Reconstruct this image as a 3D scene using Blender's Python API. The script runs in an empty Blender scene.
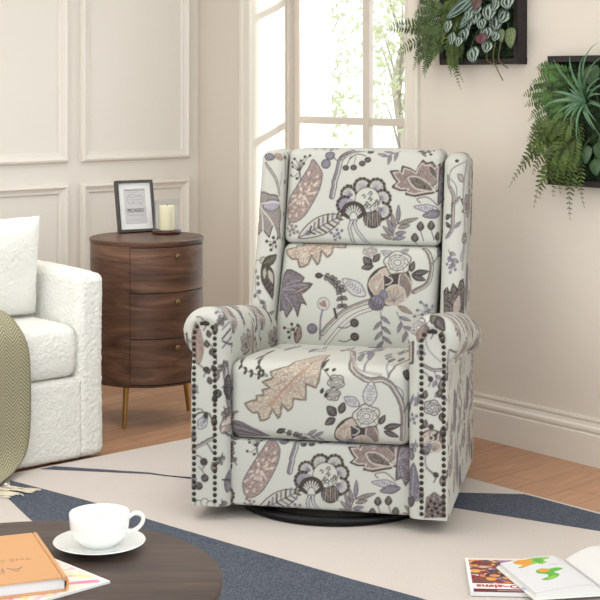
import bpy, bmesh, math, random
import numpy as np
from mathutils import Vector, Matrix

# ------------------------------------------------------------------ camera, world, lights, exposure
S = bpy.context.scene
C = S.collection
PI = math.pi

cam_d = bpy.data.cameras.new('camera')
cam = bpy.data.objects.new('camera', cam_d); C.objects.link(cam)
cam.location = (0, 0, 1.31)
cam.rotation_euler = (PI/2, 0, 0)
cam_d.sensor_width = 36; cam_d.lens = 90; cam_d.shift_y = -220/600
cam_d.clip_start = 0.05; cam_d.clip_end = 200
S.camera = cam

world = bpy.data.worlds.new('world'); S.world = world; world.use_nodes = True
bg = world.node_tree.nodes['Background']
bg.inputs[0].default_value = (0.93, 0.96, 1.0, 1); bg.inputs[1].default_value = 1.85

def area(name, loc, aim, size, size_y, power, col=(1, 1, 1)):
    d = bpy.data.lights.new(name, 'AREA'); d.shape = 'RECTANGLE'; d.size = size; d.size_y = size_y
    d.energy = power; d.color = col
    o = bpy.data.objects.new(name, d); C.objects.link(o); o.location = loc
    o.rotation_euler = (Vector(aim) - Vector(loc)).to_track_quat('-Z', 'Y').to_euler()
    return o
area('key_light', (-2.4, 2.4, 2.1), (-0.7, 5.4, 0.2), 1.8, 1.6, 13, (1.0, 0.99, 0.98))
area('fill_light', (1.2, 1.6, 2.5), (0.2, 3.9, 0.0), 2.0, 1.6, 11, (1.0, 0.99, 0.98))
ceil = area('overhead_fill', (-0.6, 4.4, 2.72), (-0.6, 4.41, 0), 2.2, 2.0, 15, (1.0, 0.99, 0.98))  # added overhead fill without a fixture, lifts floor, rug and walls
ceil.data.spread = math.radians(115)
area('wall_fill', (-3.6, 3.3, 2.0), (-3.1, 4.9, 1.4), 1.2, 1.2, 8, (1.0, 0.99, 0.98))  # added fill aimed at the left wall to brighten it

sun_shaft = area('window_sun', (2.046, 6.228, 1.95), (-.124, 6.678, 1.3), .165, 1.9, 6, (1.0, 0.97, 0.92))   # low sun raking the window reveal
sun_shaft.data.spread = math.radians(2.5)
area('floor_fill', (0.84, 6.79, 2.55), (-.62, 5.75, 0), 1.0, .6, 15, (1.0, .98, .95))   # added unseen lamp outside, high up, to brighten the floor left of the chair
sn = bpy.data.lights.new('sun', 'SUN'); sn.energy = 1.3; sn.angle = math.radians(1); sn.color = (1.0, 0.98, 0.95)  # extra sun from behind the camera, added to whiten pillar and trees
sno = bpy.data.objects.new('sun', sn); C.objects.link(sno); sno.rotation_euler = Vector((.25, .62, -.78)).to_track_quat('-Z', 'Y').to_euler()

vs = S.view_settings
vs.view_transform = 'Standard'; vs.look = 'None'; vs.exposure = 0.16; vs.gamma = 1.0; vs.use_curve_mapping = False

# ------------------------------------------------------------------ colour + material helpers
def lin(c):
    c = np.asarray(c, float) / 255.0
    return np.where(c <= 0.04045, c / 12.92, ((c + 0.055) / 1.055) ** 2.4)
def rgba(c): return tuple(float(x) for x in lin(c)) + (1.0,)

def mat(name, col=(200, 200, 200), rough=0.6, metal=0.0, spec=0.4, bump=0.0, bscale=200.0, bdist=0.001, vary=0.0, vscale=5.0, **kw):
    m = bpy.data.materials.new(name); m.use_nodes = True
    nt = m.node_tree; b = nt.nodes['Principled BSDF']
    b.inputs['Base Color'].default_value = rgba(col); b.inputs['Roughness'].default_value = rough
    b.inputs['Metallic'].default_value = metal; b.inputs['Specular IOR Level'].default_value = spec
    tc = nt.nodes.new('ShaderNodeTexCoord')
    if vary:
        n = nt.nodes.new('ShaderNodeTexNoise'); n.inputs['Scale'].default_value = vscale; n.inputs['Detail'].default_value = 4
        nt.links.new(tc.outputs['Object'], n.inputs['Vector'])
        r = nt.nodes.new('ShaderNodeValToRGB')
        a = np.array(col, float)
        r.color_ramp.elements[0].position = .3; r.color_ramp.elements[1].position = .7
        r.color_ramp.elements[0].color = rgba(np.clip(a * (1 - vary), 0, 255)); r.color_ramp.elements[1].color = rgba(np.clip(a * (1 + vary), 0, 255))
        nt.links.new(n.outputs['Fac'], r.inputs[0]); nt.links.new(r.outputs[0], b.inputs['Base Color'])
    if bump:
        n = nt.nodes.new('ShaderNodeTexNoise'); n.inputs['Scale'].default_value = bscale; n.inputs['Detail'].default_value = 3
        nt.links.new(tc.outputs['Object'], n.inputs['Vector'])
        bp = nt.nodes.new('ShaderNodeBump'); bp.inputs['Strength'].default_value = bump; bp.inputs['Distance'].default_value = bdist
        nt.links.new(n.outputs['Fac'], bp.inputs['Height']); nt.links.new(bp.outputs[0], b.inputs['Normal'])
    for k, v in kw.items():
        b.inputs[k.replace('_', ' ')].default_value = v
    return m

def mat_attr(name, rough=0.85, spec=0.2, bump=0.25, bscale=900.0, sheen=0.0, coat=0.0):
    """colour comes from the woven / printed pattern stored on the mesh"""
    m = bpy.data.materials.new(name); m.use_nodes = True
    nt = m.node_tree; b = nt.nodes['Principled BSDF']
    a = nt.nodes.new('ShaderNodeVertexColor'); a.layer_name = 'pattern'
    nt.links.new(a.outputs[0], b.inputs['Base Color'])
    b.inputs['Roughness'].default_value = rough; b.inputs['Specular IOR Level'].default_value = spec
    b.inputs['Sheen Weight'].default_value = sheen; b.inputs['Coat Weight'].default_value = coat
    if bump:
        tc = nt.nodes.new('ShaderNodeTexCoord'); n = nt.nodes.new('ShaderNodeTexNoise'); n.inputs['Scale'].default_value = bscale
        nt.links.new(tc.outputs['Object'], n.inputs['Vector'])
        bp = nt.nodes.new('ShaderNodeBump'); bp.inputs['Strength'].default_value = bump; bp.inputs['Distance'].default_value = 0.0008
        nt.links.new(n.outputs['Fac'], bp.inputs['Height']); nt.links.new(bp.outputs[0], b.inputs['Normal'])
    return m

def mat_wood(name, dark, mid, light, scale=(1, 1, 1), rough=0.45, rot=(0, 0, 0), grain=6.0, dist=3.0, coat=0.0, spec=.4):
    m = bpy.data.materials.new(name); m.use_nodes = True
    nt = m.node_tree; b = nt.nodes['Principled BSDF']
    tc = nt.nodes.new('ShaderNodeTexCoord'); mp = nt.nodes.new('ShaderNodeMapping')
    mp.inputs['Scale'].default_value = scale; mp.inputs['Rotation'].default_value = rot
    nt.links.new(tc.outputs['Object'], mp.inputs['Vector'])
    n = nt.nodes.new('ShaderNodeTexNoise'); n.inputs['Scale'].default_value = grain; n.inputs['Detail'].default_value = 8
    n.inputs['Roughness'].default_value = .62; n.inputs['Distortion'].default_value = dist * .3
    nt.links.new(mp.outputs[0], n.inputs['Vector'])
    r = nt.nodes.new('ShaderNodeValToRGB'); e = r.color_ramp.elements
    e[0].position = .3; e[0].color = rgba(dark); e[1].position = .72; e[1].color = rgba(light)
    x = e.new(.5); x.color = rgba(mid)
    nt.links.new(n.outputs['Fac'], r.inputs[0]); nt.links.new(r.outputs[0], b.inputs['Base Color'])
    b.inputs['Roughness'].default_value = rough; b.inputs['Coat Weight'].default_value = coat; b.inputs['Specular IOR Level'].default_value = spec
    return m

# ------------------------------------------------------------------ object helpers
def tag(o, label=None, cat=None, group=None, kind=None):
    if label: o['label'] = label
    if cat: o['category'] = cat
    if group: o['group'] = group
    if kind: o['kind'] = kind
    return o
def empty(name, loc=(0, 0, 0), rotz=0.0, label=None, cat=None, group=None):
    o = bpy.data.objects.new(name, None); C.objects.link(o); o.location = loc; o.rotation_euler = (0, 0, rotz)
    o.empty_display_size = .05
    return tag(o, label, cat, group)
def link(name, me, m=None, parent=None, loc=None, rotz=None, smooth=True):
    o = bpy.data.objects.new(name, me); C.objects.link(o)
    if m is not None:
        for k in (m if isinstance(m, (list, tuple)) else [m]): me.materials.append(k)
    if parent: o.parent = parent
    if loc is not None: o.location = loc
    if rotz is not None: o.rotation_euler = (0, 0, rotz)
    if smooth and len(me.polygons): me.polygons.foreach_set('use_smooth', [True] * len(me.polygons))
    return o
def pydata(name, vs_, fs, mi=None):
    me = bpy.data.meshes.new(name); me.from_pydata([tuple(map(float, v)) for v in vs_], [], fs); me.update()
    if mi is not None: me.polygons.foreach_set('material_index', mi)
    return me
class MB:
    """collects shapes into one mesh"""
    def __init__(s): s.v = []; s.f = []; s.mi = []; s.cur = 0
    def add(s, vs_, fs):
        k = len(s.v); s.v += [tuple(v) for v in vs_]; s.f += [tuple(i + k for i in f) for f in fs]; s.mi += [s.cur] * len(fs); return s
    def box(s, x0, x1, y0, y1, z0, z1):
        return s.add([(x0,y0,z0),(x1,y0,z0),(x1,y1,z0),(x0,y1,z0),(x0,y0,z1),(x1,y0,z1),(x1,y1,z1),(x0,y1,z1)],
              [(0,3,2,1),(4,5,6,7),(0,1,5,4),(1,2,6,5),(2,3,7,6),(3,0,4,7)])
    def lathe(s, prof, n=48, cx=0, cy=0, cz=0, closed=False):
        vs_ = [(cx + r*math.cos(2*PI*i/n), cy + r*math.sin(2*PI*i/n), cz + z) for r, z in prof for i in range(n)]
        m = len(prof); fs = []
        for j in range(m - (0 if closed else 1)):
            a = j*n; b = ((j+1) % m)*n
            for i in range(n): fs.append((a+i, a+(i+1) % n, b+(i+1) % n, b+i))
        if not closed:
            if prof[0][0] > 1e-5: fs.append(tuple(range(n))[::-1])
            if prof[-1][0] > 1e-5: fs.append(tuple((m-1)*n + i for i in range(n)))
        return s.add(vs_, fs)
    def tube(s, pts, r, n=8, cap=True):
        pts = [Vector(p) for p in pts]; rr = r if isinstance(r, (list, tuple)) else [r]*len(pts)
        vs_ = []; t0 = (pts[1]-pts[0]).normalized(); up = Vector((0,0,1)) if abs(t0.z) < .9 else Vector((1,0,0))
        u = t0.cross(up).normalized()
        for i, p in enumerate(pts):
            t = (pts[min(i+1, len(pts)-1)] - pts[max(i-1, 0)]).normalized()
            u = (u - t*u.dot(t)).normalized(); w = t.cross(u)
            vs_ += [tuple(p + (u*math.cos(2*PI*k/n) + w*math.sin(2*PI*k/n))*rr[i]) for k in range(n)]
        fs = []
        for i in range(len(pts)-1):
            for k in range(n): fs.append((i*n+k, i*n+(k+1) % n, (i+1)*n+(k+1) % n, (i+1)*n+k))
        if cap: fs.append(tuple(range(n))[::-1]); fs.append(tuple((len(pts)-1)*n+k for k in range(n)))
        return s.add(vs_, fs)
    def obj(s, name, m=None, parent=None, smooth=True, bevel=0, loc=None, rotz=None, auto=None):
        me = pydata(name, s.v, s.f, s.mi)
        bm = bmesh.new(); bm.from_mesh(me); bmesh.ops.remove_doubles(bm, verts=bm.verts, dist=1e-6)
        bmesh.ops.recalc_face_normals(bm, faces=bm.faces); bm.to_mesh(me); bm.free()
        o = link(name, me, m, parent, loc, rotz, smooth)
        if bevel:
            b = o.modifiers.new('bevel', 'BEVEL'); b.width = bevel; b.segments = 3; b.limit_method = 'ANGLE'; b.angle_limit = .6
        if auto is not None and smooth: sharp(me, auto)
        return o
def sharp(me, deg=35):
    bm = bmesh.new(); bm.from_mesh(me)
    for e in bm.edges:
        if len(e.link_faces) == 2 and e.calc_face_angle(0) > math.radians(deg): e.smooth = False
    bm.to_mesh(me); bm.free()

def axis(a, b, h, r):
    """sample positions on [a,b]: fine inside the rounded rim, step h elsewhere"""
    n = max(2, int(round((b-a)/h))); t = np.linspace(a, b, n+1)
    if h > r*.35:
        k = np.array([0, .08, .25, .5, .75, 1.0])*r
        t = np.unique(np.round(np.concatenate([a+k, b-k, t[(t > a+r*1.1) & (t < b-r*1.1)]]), 6))
    return t
def rbox(x0, x1, y0, y1, z0, z1, r, hx=.01, hy=.01, hz=.01, deform=None):
    """rounded box as fine quad grid; returns verts, faces, cloth coordinates (u,v in metres, unfolded from the front face)"""
    X, Y, Z = axis(x0, x1, hx, r), axis(y0, y1, hy, r), axis(z0, z1, hz, r)
    PV, UV, FS = [], [], []; base = 0
    def face(A, B, f, uv):
        nonlocal base
        a, b = np.meshgrid(A, B, indexing='ij'); a = a.ravel(); b = b.ravel()
        PV.append(np.stack(f(a, b), 1)); UV.append(np.stack(uv(a, b), 1))
        na, nb = len(A), len(B); i = np.arange((na-1)*(nb-1)); ii = i//(nb-1)*nb + i % (nb-1) + base
        FS.append(np.stack([ii, ii+nb, ii+nb+1, ii+1], 1)); base += na*nb
    o = np.ones_like
    face(X, Z, lambda a, b: (a, y0*o(a), b), lambda a, b: (a, b))
    face(X, Y, lambda a, b: (a, b, z1*o(a)), lambda a, b: (a, z1+b-y0))
    face(Y, Z, lambda a, b: (x1*o(a), a, b), lambda a, b: (x1+a-y0, b))
    face(Y[::-1], Z, lambda a, b: (x0*o(a), a, b), lambda a, b: (x0-(a-y0), b))
    face(X[::-1], Z, lambda a, b: (a, y1*o(a), b), lambda a, b: (a, b))
    face(X, Y[::-1], lambda a, b: (a, b, z0*o(a)), lambda a, b: (a, z0-(b-y0)))
    P = np.concatenate(PV); UVs = np.concatenate(UV); F = np.concatenate(FS)
    key = np.round(P*1e5).astype(np.int64)
    _, first, inv = np.unique(key, axis=0, return_index=True, return_inverse=True)
    inv = inv.ravel(); P = P[first]; UVs = UVs[first]; F = inv[F]
    lo = np.array([x0, y0, z0])+r; hi = np.array([x1, y1, z1])-r
    Q = np.minimum(np.maximum(P, lo), hi); D = P-Q; L = np.linalg.norm(D, axis=1, keepdims=True)
    out = Q + D/np.maximum(L, 1e-9)*r
    out = np.where(L < 1e-9, P, out)
    if deform: out = deform(out)
    return out, F, UVs
def npmesh(name, V, F, cols=None):
    me = bpy.data.meshes.new(name)
    n = len(V); m = len(F)
    me.vertices.add(n); me.vertices.foreach_set('co', np.ascontiguousarray(V, np.float32).ravel())
    me.loops.add(m*4); me.loops.foreach_set('vertex_index', np.ascontiguousarray(F, np.int32).ravel())
    me.polygons.add(m); me.polygons.foreach_set('loop_start', np.arange(0, m*4, 4, dtype=np.int32))
    me.update(calc_edges=True); me.validate()
    if cols is not None:
        a = me.color_attributes.new('pattern', 'FLOAT_COLOR', 'POINT')
        a.data.foreach_set('color', np.concatenate([cols, np.ones((n, 1))], 1).astype(np.float32).ravel())
    return me

# ------------------------------------------------------------------ pattern canvas (draws woven / printed patterns as numpy arrays)
def smooth_path(pts, closed=False, k=5):
    P = [np.array(p, float) for p in pts]; n = len(P); out = []
    rng = range(n) if closed else range(n-1)
    for i in rng:
        if closed: a, b, c, d = P[i-1], P[i], P[(i+1) % n], P[(i+2) % n]
        else: a, b, c, d = P[max(i-1, 0)], P[i], P[i+1], P[min(i+2, n-1)]
        for j in range(k):
            t = j/k
            out.append(.5*((2*b) + (c-a)*t + (2*a-5*b+4*c-d)*t*t + (3*b-a-3*c+d)*t**3))
    if not closed: out.append(P[-1])
    return np.array(out)
class Canvas:
    def __init__(s, u0, v0, u1, v1, q=3.0, bgc=(212, 213, 203), warp=None, seed=1):
        s.u0, s.v0, s.u1, s.v1, s.q, s.warp = u0, v0, u1, v1, q, warp
        s.W = int((u1-u0)*q); s.H = int((v1-v0)*q)
        s.a = np.ones((s.H, s.W, 3))*np.array(bgc, float); s.rng = np.random.RandomState(seed)
    def T(s, pts):
        p = np.array(pts, float).reshape(-1, 2).copy()
        if s.warp: p = s.warp(p)
        return (p - np.array([s.u0, s.v0]))*s.q
    def _bb(s, p, m):
        x0 = max(0, int(p[:, 0].min()-m)); x1 = min(s.W, int(p[:, 0].max()+m)+2); y0 = max(0, int(p[:, 1].min()-m)); y1 = min(s.H, int(p[:, 1].max()+m)+2)
        if x1 <= x0 or y1 <= y0: return None
        yy, xx = np.mgrid[y0:y1, x0:x1]; return x0, x1, y0, y1, xx+.5, yy+.5
    def inside(s, p, xx, yy):
        ins = np.zeros(xx.shape, bool); n = len(p)
        for i in range(n):
            xa, ya = p[i]; xb, yb = p[(i+1) % n]
            if ya == yb: continue
            c = ((ya > yy) != (yb > yy)) & (xx < (xb-xa)*(yy-ya)/(yb-ya)+xa); ins ^= c
        return ins
    def poly(s, pts, col, sm=0, speck=None, raw=False):
        p = pts if raw else s.T(smooth_path(pts, True, sm) if sm else pts)
        b = s._bb(p, 1)
        if b is None: return
        x0, x1, y0, y1, xx, yy = b; m = s.inside(p, xx, yy)
        if not m.any(): return
        sub = s.a[y0:y1, x0:x1]; c = np.ones(sub.shape)*np.array(col, float)
        if speck:
            cs, size = speck; g = max(1, int(size*s.q))
            gh, gw = m.shape[0]//g+2, m.shape[1]//g+2
            idx = s.rng.randint(0, len(cs), (gh, gw)).repeat(g, 0).repeat(g, 1)
            # jitter so the flecks are ragged
            yy_ = np.clip(np.arange(m.shape[0])[:, None] + s.rng.randint(-g, g+1, m.shape)//2, 0, idx.shape[0]-1)
            xx_ = np.clip(np.arange(m.shape[1])[None, :] + s.rng.randint(-g, g+1, m.shape)//2, 0, idx.shape[1]-1)
            c = np.array(cs, float)[idx[yy_, xx_]]
        sub[m] = c[m]
    def line(s, pts, w, col, sm=4, closed=False, taper=0):
        P = smooth_path(pts, closed, sm) if sm else np.array(pts, float)
        if closed: P = np.vstack([P, P[:1]])
        p = s.T(P); h = w*s.q/2; n = len(p)
        b = s._bb(p, h+1)
        if b is None: return
        x0, x1, y0, y1, xx, yy = b; best = np.full(xx.shape, 9e9)
        for i in range(n-1):
            a, c = p[i], p[i+1]; d = c-a; L = (d@d)+1e-9
            t = np.clip(((xx-a[0])*d[0]+(yy-a[1])*d[1])/L, 0, 1)
            f = (i+.5)/(n-1); hh = h*(1-taper*f)
            dist = np.hypot(xx-a[0]-t*d[0], yy-a[1]-t*d[1]) - hh
            best = np.minimum(best, dist)
        al = np.clip(.5-best, 0, 1)[..., None]
        sub = s.a[y0:y1, x0:x1]; sub[:] = sub*(1-al)+np.array(col, float)*al
    def sample(s, u, v, wrap=True):
        x = (u-s.u0)*s.q-.5; y = (v-s.v0)*s.q-.5
        if wrap: x = np.mod(x, s.W-1); y = np.mod(y, s.H-1)
        else: x = np.clip(x, 0, s.W-1.01); y = np.clip(y, 0, s.H-1.01)
        i = np.floor(x).astype(int); j = np.floor(y).astype(int); fx = (x-i)[:, None]; fy = (y-j)[:, None]
        i1 = (i+1) % s.W; j1 = (j+1) % s.H; a = s.a
        c = a[j, i]*(1-fx)*(1-fy)+a[j, i1]*fx*(1-fy)+a[j1, i]*(1-fx)*fy+a[j1, i1]*fx*fy
        return lin(c)
    def blur(s, weave=True):
        # ragged, hatched look of a woven print: the inks let flecks of the ground cloth through
        if not weave:
            for ax in (0, 1): s.a = (np.roll(s.a, 1, ax)+2*s.a+np.roll(s.a, -1, ax))/4
            return
        a = s.a; g = s.rng.rand(s.H//2+2, s.W+1).repeat(2, 0)[:s.H, :s.W]; g2 = s.rng.rand(s.H//2+2, s.W//2+2).repeat(2, 0).repeat(2, 1)[:s.H, :s.W]
        d = np.abs(a-a[0, 0]).sum(2); ink = d > 25; m = np.array([194, 190, 186.])
        k = (ink*(.42*(g > .72)+.34*(g2 > .80))*np.where(d > 330, .35, 1.0)).clip(0, .8)[..., None]; a = a*(1-k)+m*k
        k = (ink & (s.rng.rand(s.H, s.W) > .78))[..., None]*.5; a = a*(1-k)+np.array([66, 60, 60.])*k
        for ax in (0, 1): a = (np.roll(a, 1, ax)+2*a+np.roll(a, -1, ax))/4
        s.a = a

CR = (212, 213, 203); DK = (48, 42, 38); OL = (84, 78, 62); TP = (134, 120, 116); LV = (122, 118, 136); LVL = (176, 174, 188)
RU = (168, 132, 110); BE = (204, 190, 168); DT = (74, 66, 66); TPL = (172, 160, 152)
# ---- motifs of the floral cloth (cloth units, about 3.2 mm each)
def leaf(c, a, b, w, col, out=None, bend=0.0, vein=None, ow=.6):
    a = np.array(a, float); b = np.array(b, float); d = b-a; n = np.array([-d[1], d[0]])/(np.hypot(*d)+1e-9)
    q = [a, a+d*.25+n*(w*.42+bend), a+d*.55+n*(w*.5+bend), b, a+d*.55+n*(-w*.5+bend), a+d*.25+n*(-w*.42+bend)]
    c.poly(q, col, 3)
    if w >= 3.2 and not vein and sum(col) < 600:
        lt = np.array(col)*.5+np.array(CR)*.5; c.line([a+d*.06, b-d*.08], .45, lt, 0)
        for k in range(2, 7):
            p = a+d*k*.13; h = w*.34*math.sin(PI*k*.13)
            for sg in (-1, 1): c.line([p, p+n*sg*h+d*.1], .4, lt, 0)
    if out: c.line(q, ow, out, 3, True)
    if vein: c.line([a, a+d*.5+n*bend, b-d*.1], .5, vein)
def ball(c, x, y, r, col, out=DK, n=9, ry=None):
    ry = ry or r
    q = [(x+r*math.cos(2*PI*i/n), y+ry*math.sin(2*PI*i/n)) for i in range(n)]
    c.poly(q, col, 3)
    if r > 2.5 and sum(col) < 600:
        lt = np.array(col)*.5+np.array(CR)*.5
        for k in (-.45, 0, .45): c.line([(x+k*r-.3*r, y+ry*.5), (x+k*r, y), (x+k*r+.1*r, y-ry*.6)], .5, lt)
    c.line(q, .6, out, 3, True)
def scallop(c, cx, cy, x, y, r, rim=OL, fillc=CR, inner=LVL):
    """one petal of the fan flower: dark scalloped rim, pale inside"""
    n = 9; ang = math.atan2(y-cy, x-cx)
    pts = [(x+r*math.cos(ang+t), y+r*math.sin(ang+t)) for t in np.linspace(-2.0, 2.0, n)]
    c.poly(pts+[(cx, cy)], fillc, 0)
    for t in np.linspace(-1.7, 1.7, 11): c.line([(x-.35*r*math.cos(ang), y-.35*r*math.sin(ang)), (x+r*.74*math.cos(ang+t), y+r*.74*math.sin(ang+t))], .55, inner if int(t*9) % 2 else LV, 0)
    c.line(pts, r*.34, rim); c.line(pts, .5, TPL)
    for p in pts: ball(c, p[0]+.5*(p[0]-x)/r, p[1]+.5*(p[1]-y)/r, r*.13, rim, DK, 6)
    ball(c, x-.35*r*math.cos(ang), y-.35*r*math.sin(ang), r*.26, LV, LV, 6)
def fan_flower(c, X, Y):
    for dx, dy, r in ((-16, -10, 7), (-2, -16, 8), (12, -15.5, 8), (18, -6, 7.5), (18, 7, 8)): scallop(c, X+3, Y+3, X+dx+1, Y+dy+5, r)
    scallop(c, X, Y+5, X-18, Y+6, 8, DT, LVL, LV)
    ball(c, X+9, Y+20, 9, DT, DK, 10)
    for k in range(-3, 4): c.line([(X+9+k*2.2, Y+13), (X+9+k*2.6, Y+27)], .8, TPL if k % 2 else BE)
    X, Y = X+4, Y+3
    ball(c, X, Y-2, 12.5, CR, OL, 12)
    for k in range(16):
        a = c.rng.uniform(0, 6.28); r = 10*math.sqrt(c.rng.uniform(0, 1)); x, y = X+r*math.cos(a), Y-2+r*math.sin(a)
        c.line([(x-1.5, y), (x, y-1.5), (x+1.5, y+.5), (x+.5, y+2)], .9, OL if k % 2 else LV)
    X, Y = X-4, Y-3; x, y = X-10, Y+14
    q = [(x+11.5*math.cos(t), y+10.5*math.sin(t)) for t in np.linspace(PI*.92, PI*2.08, 12)]+[(x+6, y+6), (x-6, y+6)]
    c.poly(q, DT, 0); c.line(q[:12], 2.2, OL); c.line(q[:12], .8, DK)
    for t in np.linspace(PI*1.05, PI*1.95, 8):
        c.line([(x+3*math.cos(t), y+4+3*math.sin(t)), (x+7.5*math.cos(t), y+7*math.sin(t))], 1.5, CR, 0)
    ball(c, x, y+5, 4, CR, DT, 8, 6)
    for sx in (-1, 1):
        c.line([(x+sx*1.5, y+8), (x+sx*3-1, y+15), (x+sx*5+3, y+24), (x+sx*8+8, y+36)], 3.6, LV)
        c.line([(x+sx*1.5, y+8), (x+sx*3-1, y+15), (x+sx*5+3, y+24), (x+sx*8+8, y+36)], 1.6, CR)
def paisley(c, X, Y, s=1.0):
    q = [(27, 0), (36, 12), (36.5, 20), (33, 32), (25, 47), (18, 57), (8, 63), (1, 60), (-1, 48), (4, 37), (13, 23), (23, 8)]
    q = [(X+a*s, Y+b*s) for a, b in q]
    c.poly(q, TP, 3, speck=([(164, 128, 108), (150, 128, 122), (206, 188, 172), (136, 126, 142), (176, 140, 118), (196, 180, 170)], .8))
    for k in range(70):
        i = c.rng.randint(0, 12); f = c.rng.uniform(.08, .9); cx = X+17*s; cy = Y+35*s
        x = cx+(q[i][0]-cx)*f; y = cy+(q[i][1]-cy)*f; a = c.rng.uniform(0, 3.14)
        for t in (a, a+1.05, a+2.1): c.line([(x-1.3*math.cos(t), y-1.3*math.sin(t)), (x+1.3*math.cos(t), y+1.3*math.sin(t))], .55, (226, 212, 198), 0)
    c.line(q, 1.1, (110, 102, 112), 3, True)
def berry_twig(c, x, y, col=DT, flip=1):
    c.line([(x, y), (x-1*flip, y-10), (x-2*flip, y-19)], .8, col)
    for dx, dy in ((-7, -22), (4, -24), (9, -25), (-10, -18), (3, -17), (-9, -14), (-3, -11), (-11, -5), (-4, -2), (0, -20)):
        c.line([(x-1*flip, y-9), (x+dx*flip*.6, y+dy*.85), (x+dx*flip, y+dy)], .5, col)
        ball(c, x+dx*flip, y+dy, 1.1, col, col, 6)
def exotic_leaf(c, X, Y, s=1.0):
    q = [(0, 0), (7, -.5), (10.5, 2), (12, -5), (19, -3), (25.5, 1), (28, -5), (32, -11), (36, -8), (41, -9.5), (45, -4), (50, -8), (49, 18), (41, 21), (34, 22), (24, 24), (15, 22), (17, 18), (9, 18), (2, 15), (7, 11), (3, 6)]
    q = [(X+a*s, Y+b*s) for a, b in q]
    c.poly(q, (146, 124, 116), 0, speck=([(150, 128, 118), (126, 110, 108), (176, 158, 148)], .7))
    c.line(q, 1.5, DT, 0, True)
    q2 = [(X+24*s+(a-X-24*s)*.88, Y+8*s+(b-Y-8*s)*.85) for a, b in q]; c.line(q2, 1.0, (226, 216, 204), 0, True)
    m = [(18, 6), (24, 5), (32, 8), (40, 15), (41, 19), (32, 18), (24, 16), (19, 11)]; m = [(X+a*s, Y+b*s) for a, b in m]
    c.poly(m, OL, 3, speck=([OL, DT, (190, 180, 166)], .6)); c.line(m, 1.3, (230, 222, 210), 3, True)
    leaf(c, (X+38*s, Y-6*s), (X+46*s, Y+8*s), 5*s, DT, (225, 214, 200))
    c.line([(X+47, Y+12), (X+42, Y+17), (X+46, Y+22)], 1.4, CR)
def fern_sprig(c, X, Y, s=1.0):
    c.line([(X, Y), (X+1*s, Y-10*s), (X+5*s, Y-18*s)], 1.0, TP)
    for x0, y0, x1, y1, col in ((5, -18, 6, -36, LV), (2, -13, -1, -28, TP), (0, -8, -6, -24, LV), (0, -5, -10, -15, TP), (-1, -2, -12, -7, TP),
                                (5, -17, 25, -23, TP), (5, -13, 17, -16, TP), (2, -7, 13, -9, LV), (0, -2, 12, -4, LV)):
        leaf(c, (X+x0*s, Y+y0*s), (X+x1*s, Y+y1*s), 4.2*s, col, DT, ow=.4)
def striped_leaf(c, a, b, w):
    a = np.array(a, float); b = np.array(b, float); d = b-a; n = np.array([-d[1], d[0]])/np.hypot(*d)
    q = [a, a+d*.2+n*w*.4, a+d*.45+n*w*.55, a+d*.75+n*w*.4, b, a+d*.8-n*w*.3, a+d*.5-n*w*.5, a+d*.2-n*w*.4]
    c.poly(q, (206, 204, 196), 3); c.line(q, .9, OL, 3, True); c.line([a, b], .8, OL)
    for k in range(1, 9):
        f = k/9.5; p = a+d*f; ww = w*.5*math.sin(PI*min(1, f+.08))
        c.line([p, p+n*ww*.9-d*.09], 1.7, OL if k % 2 else LV); c.line([p, p-n*ww*.9-d*.09], 1.7, OL if k % 2 else LV)
def rose(c, x, y, r, col=OL, fillc=(208, 208, 200)):
    q = [(x+r*(1+.09*math.cos(5*t+x))*math.cos(t), y+r*.88*(1+.09*math.cos(5*t+x))*math.sin(t)) for t in np.arange(0, 6.28, .35)]
    c.poly(q, fillc, 3); c.line(q, .9, col, 3, True)
    for k, f in enumerate((.74, .5, .28)):
        q = [(x+r*f*(1+.12*math.cos(3*t+k))*math.cos(t), y+r*f*.8*math.sin(t)) for t in np.linspace(0, 6.28, 10)[:-1]+k*.3]
        c.line(q, .6, col if k != 1 else LV, 3, True)
    for k in range(9): t = k*.7+x; c.line([(x+r*.55*math.cos(t), y+r*.45*math.sin(t)), (x+r*.9*math.cos(t+.25), y+r*.8*math.sin(t+.25))], .45, LV if k % 2 else col, 0)
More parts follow.
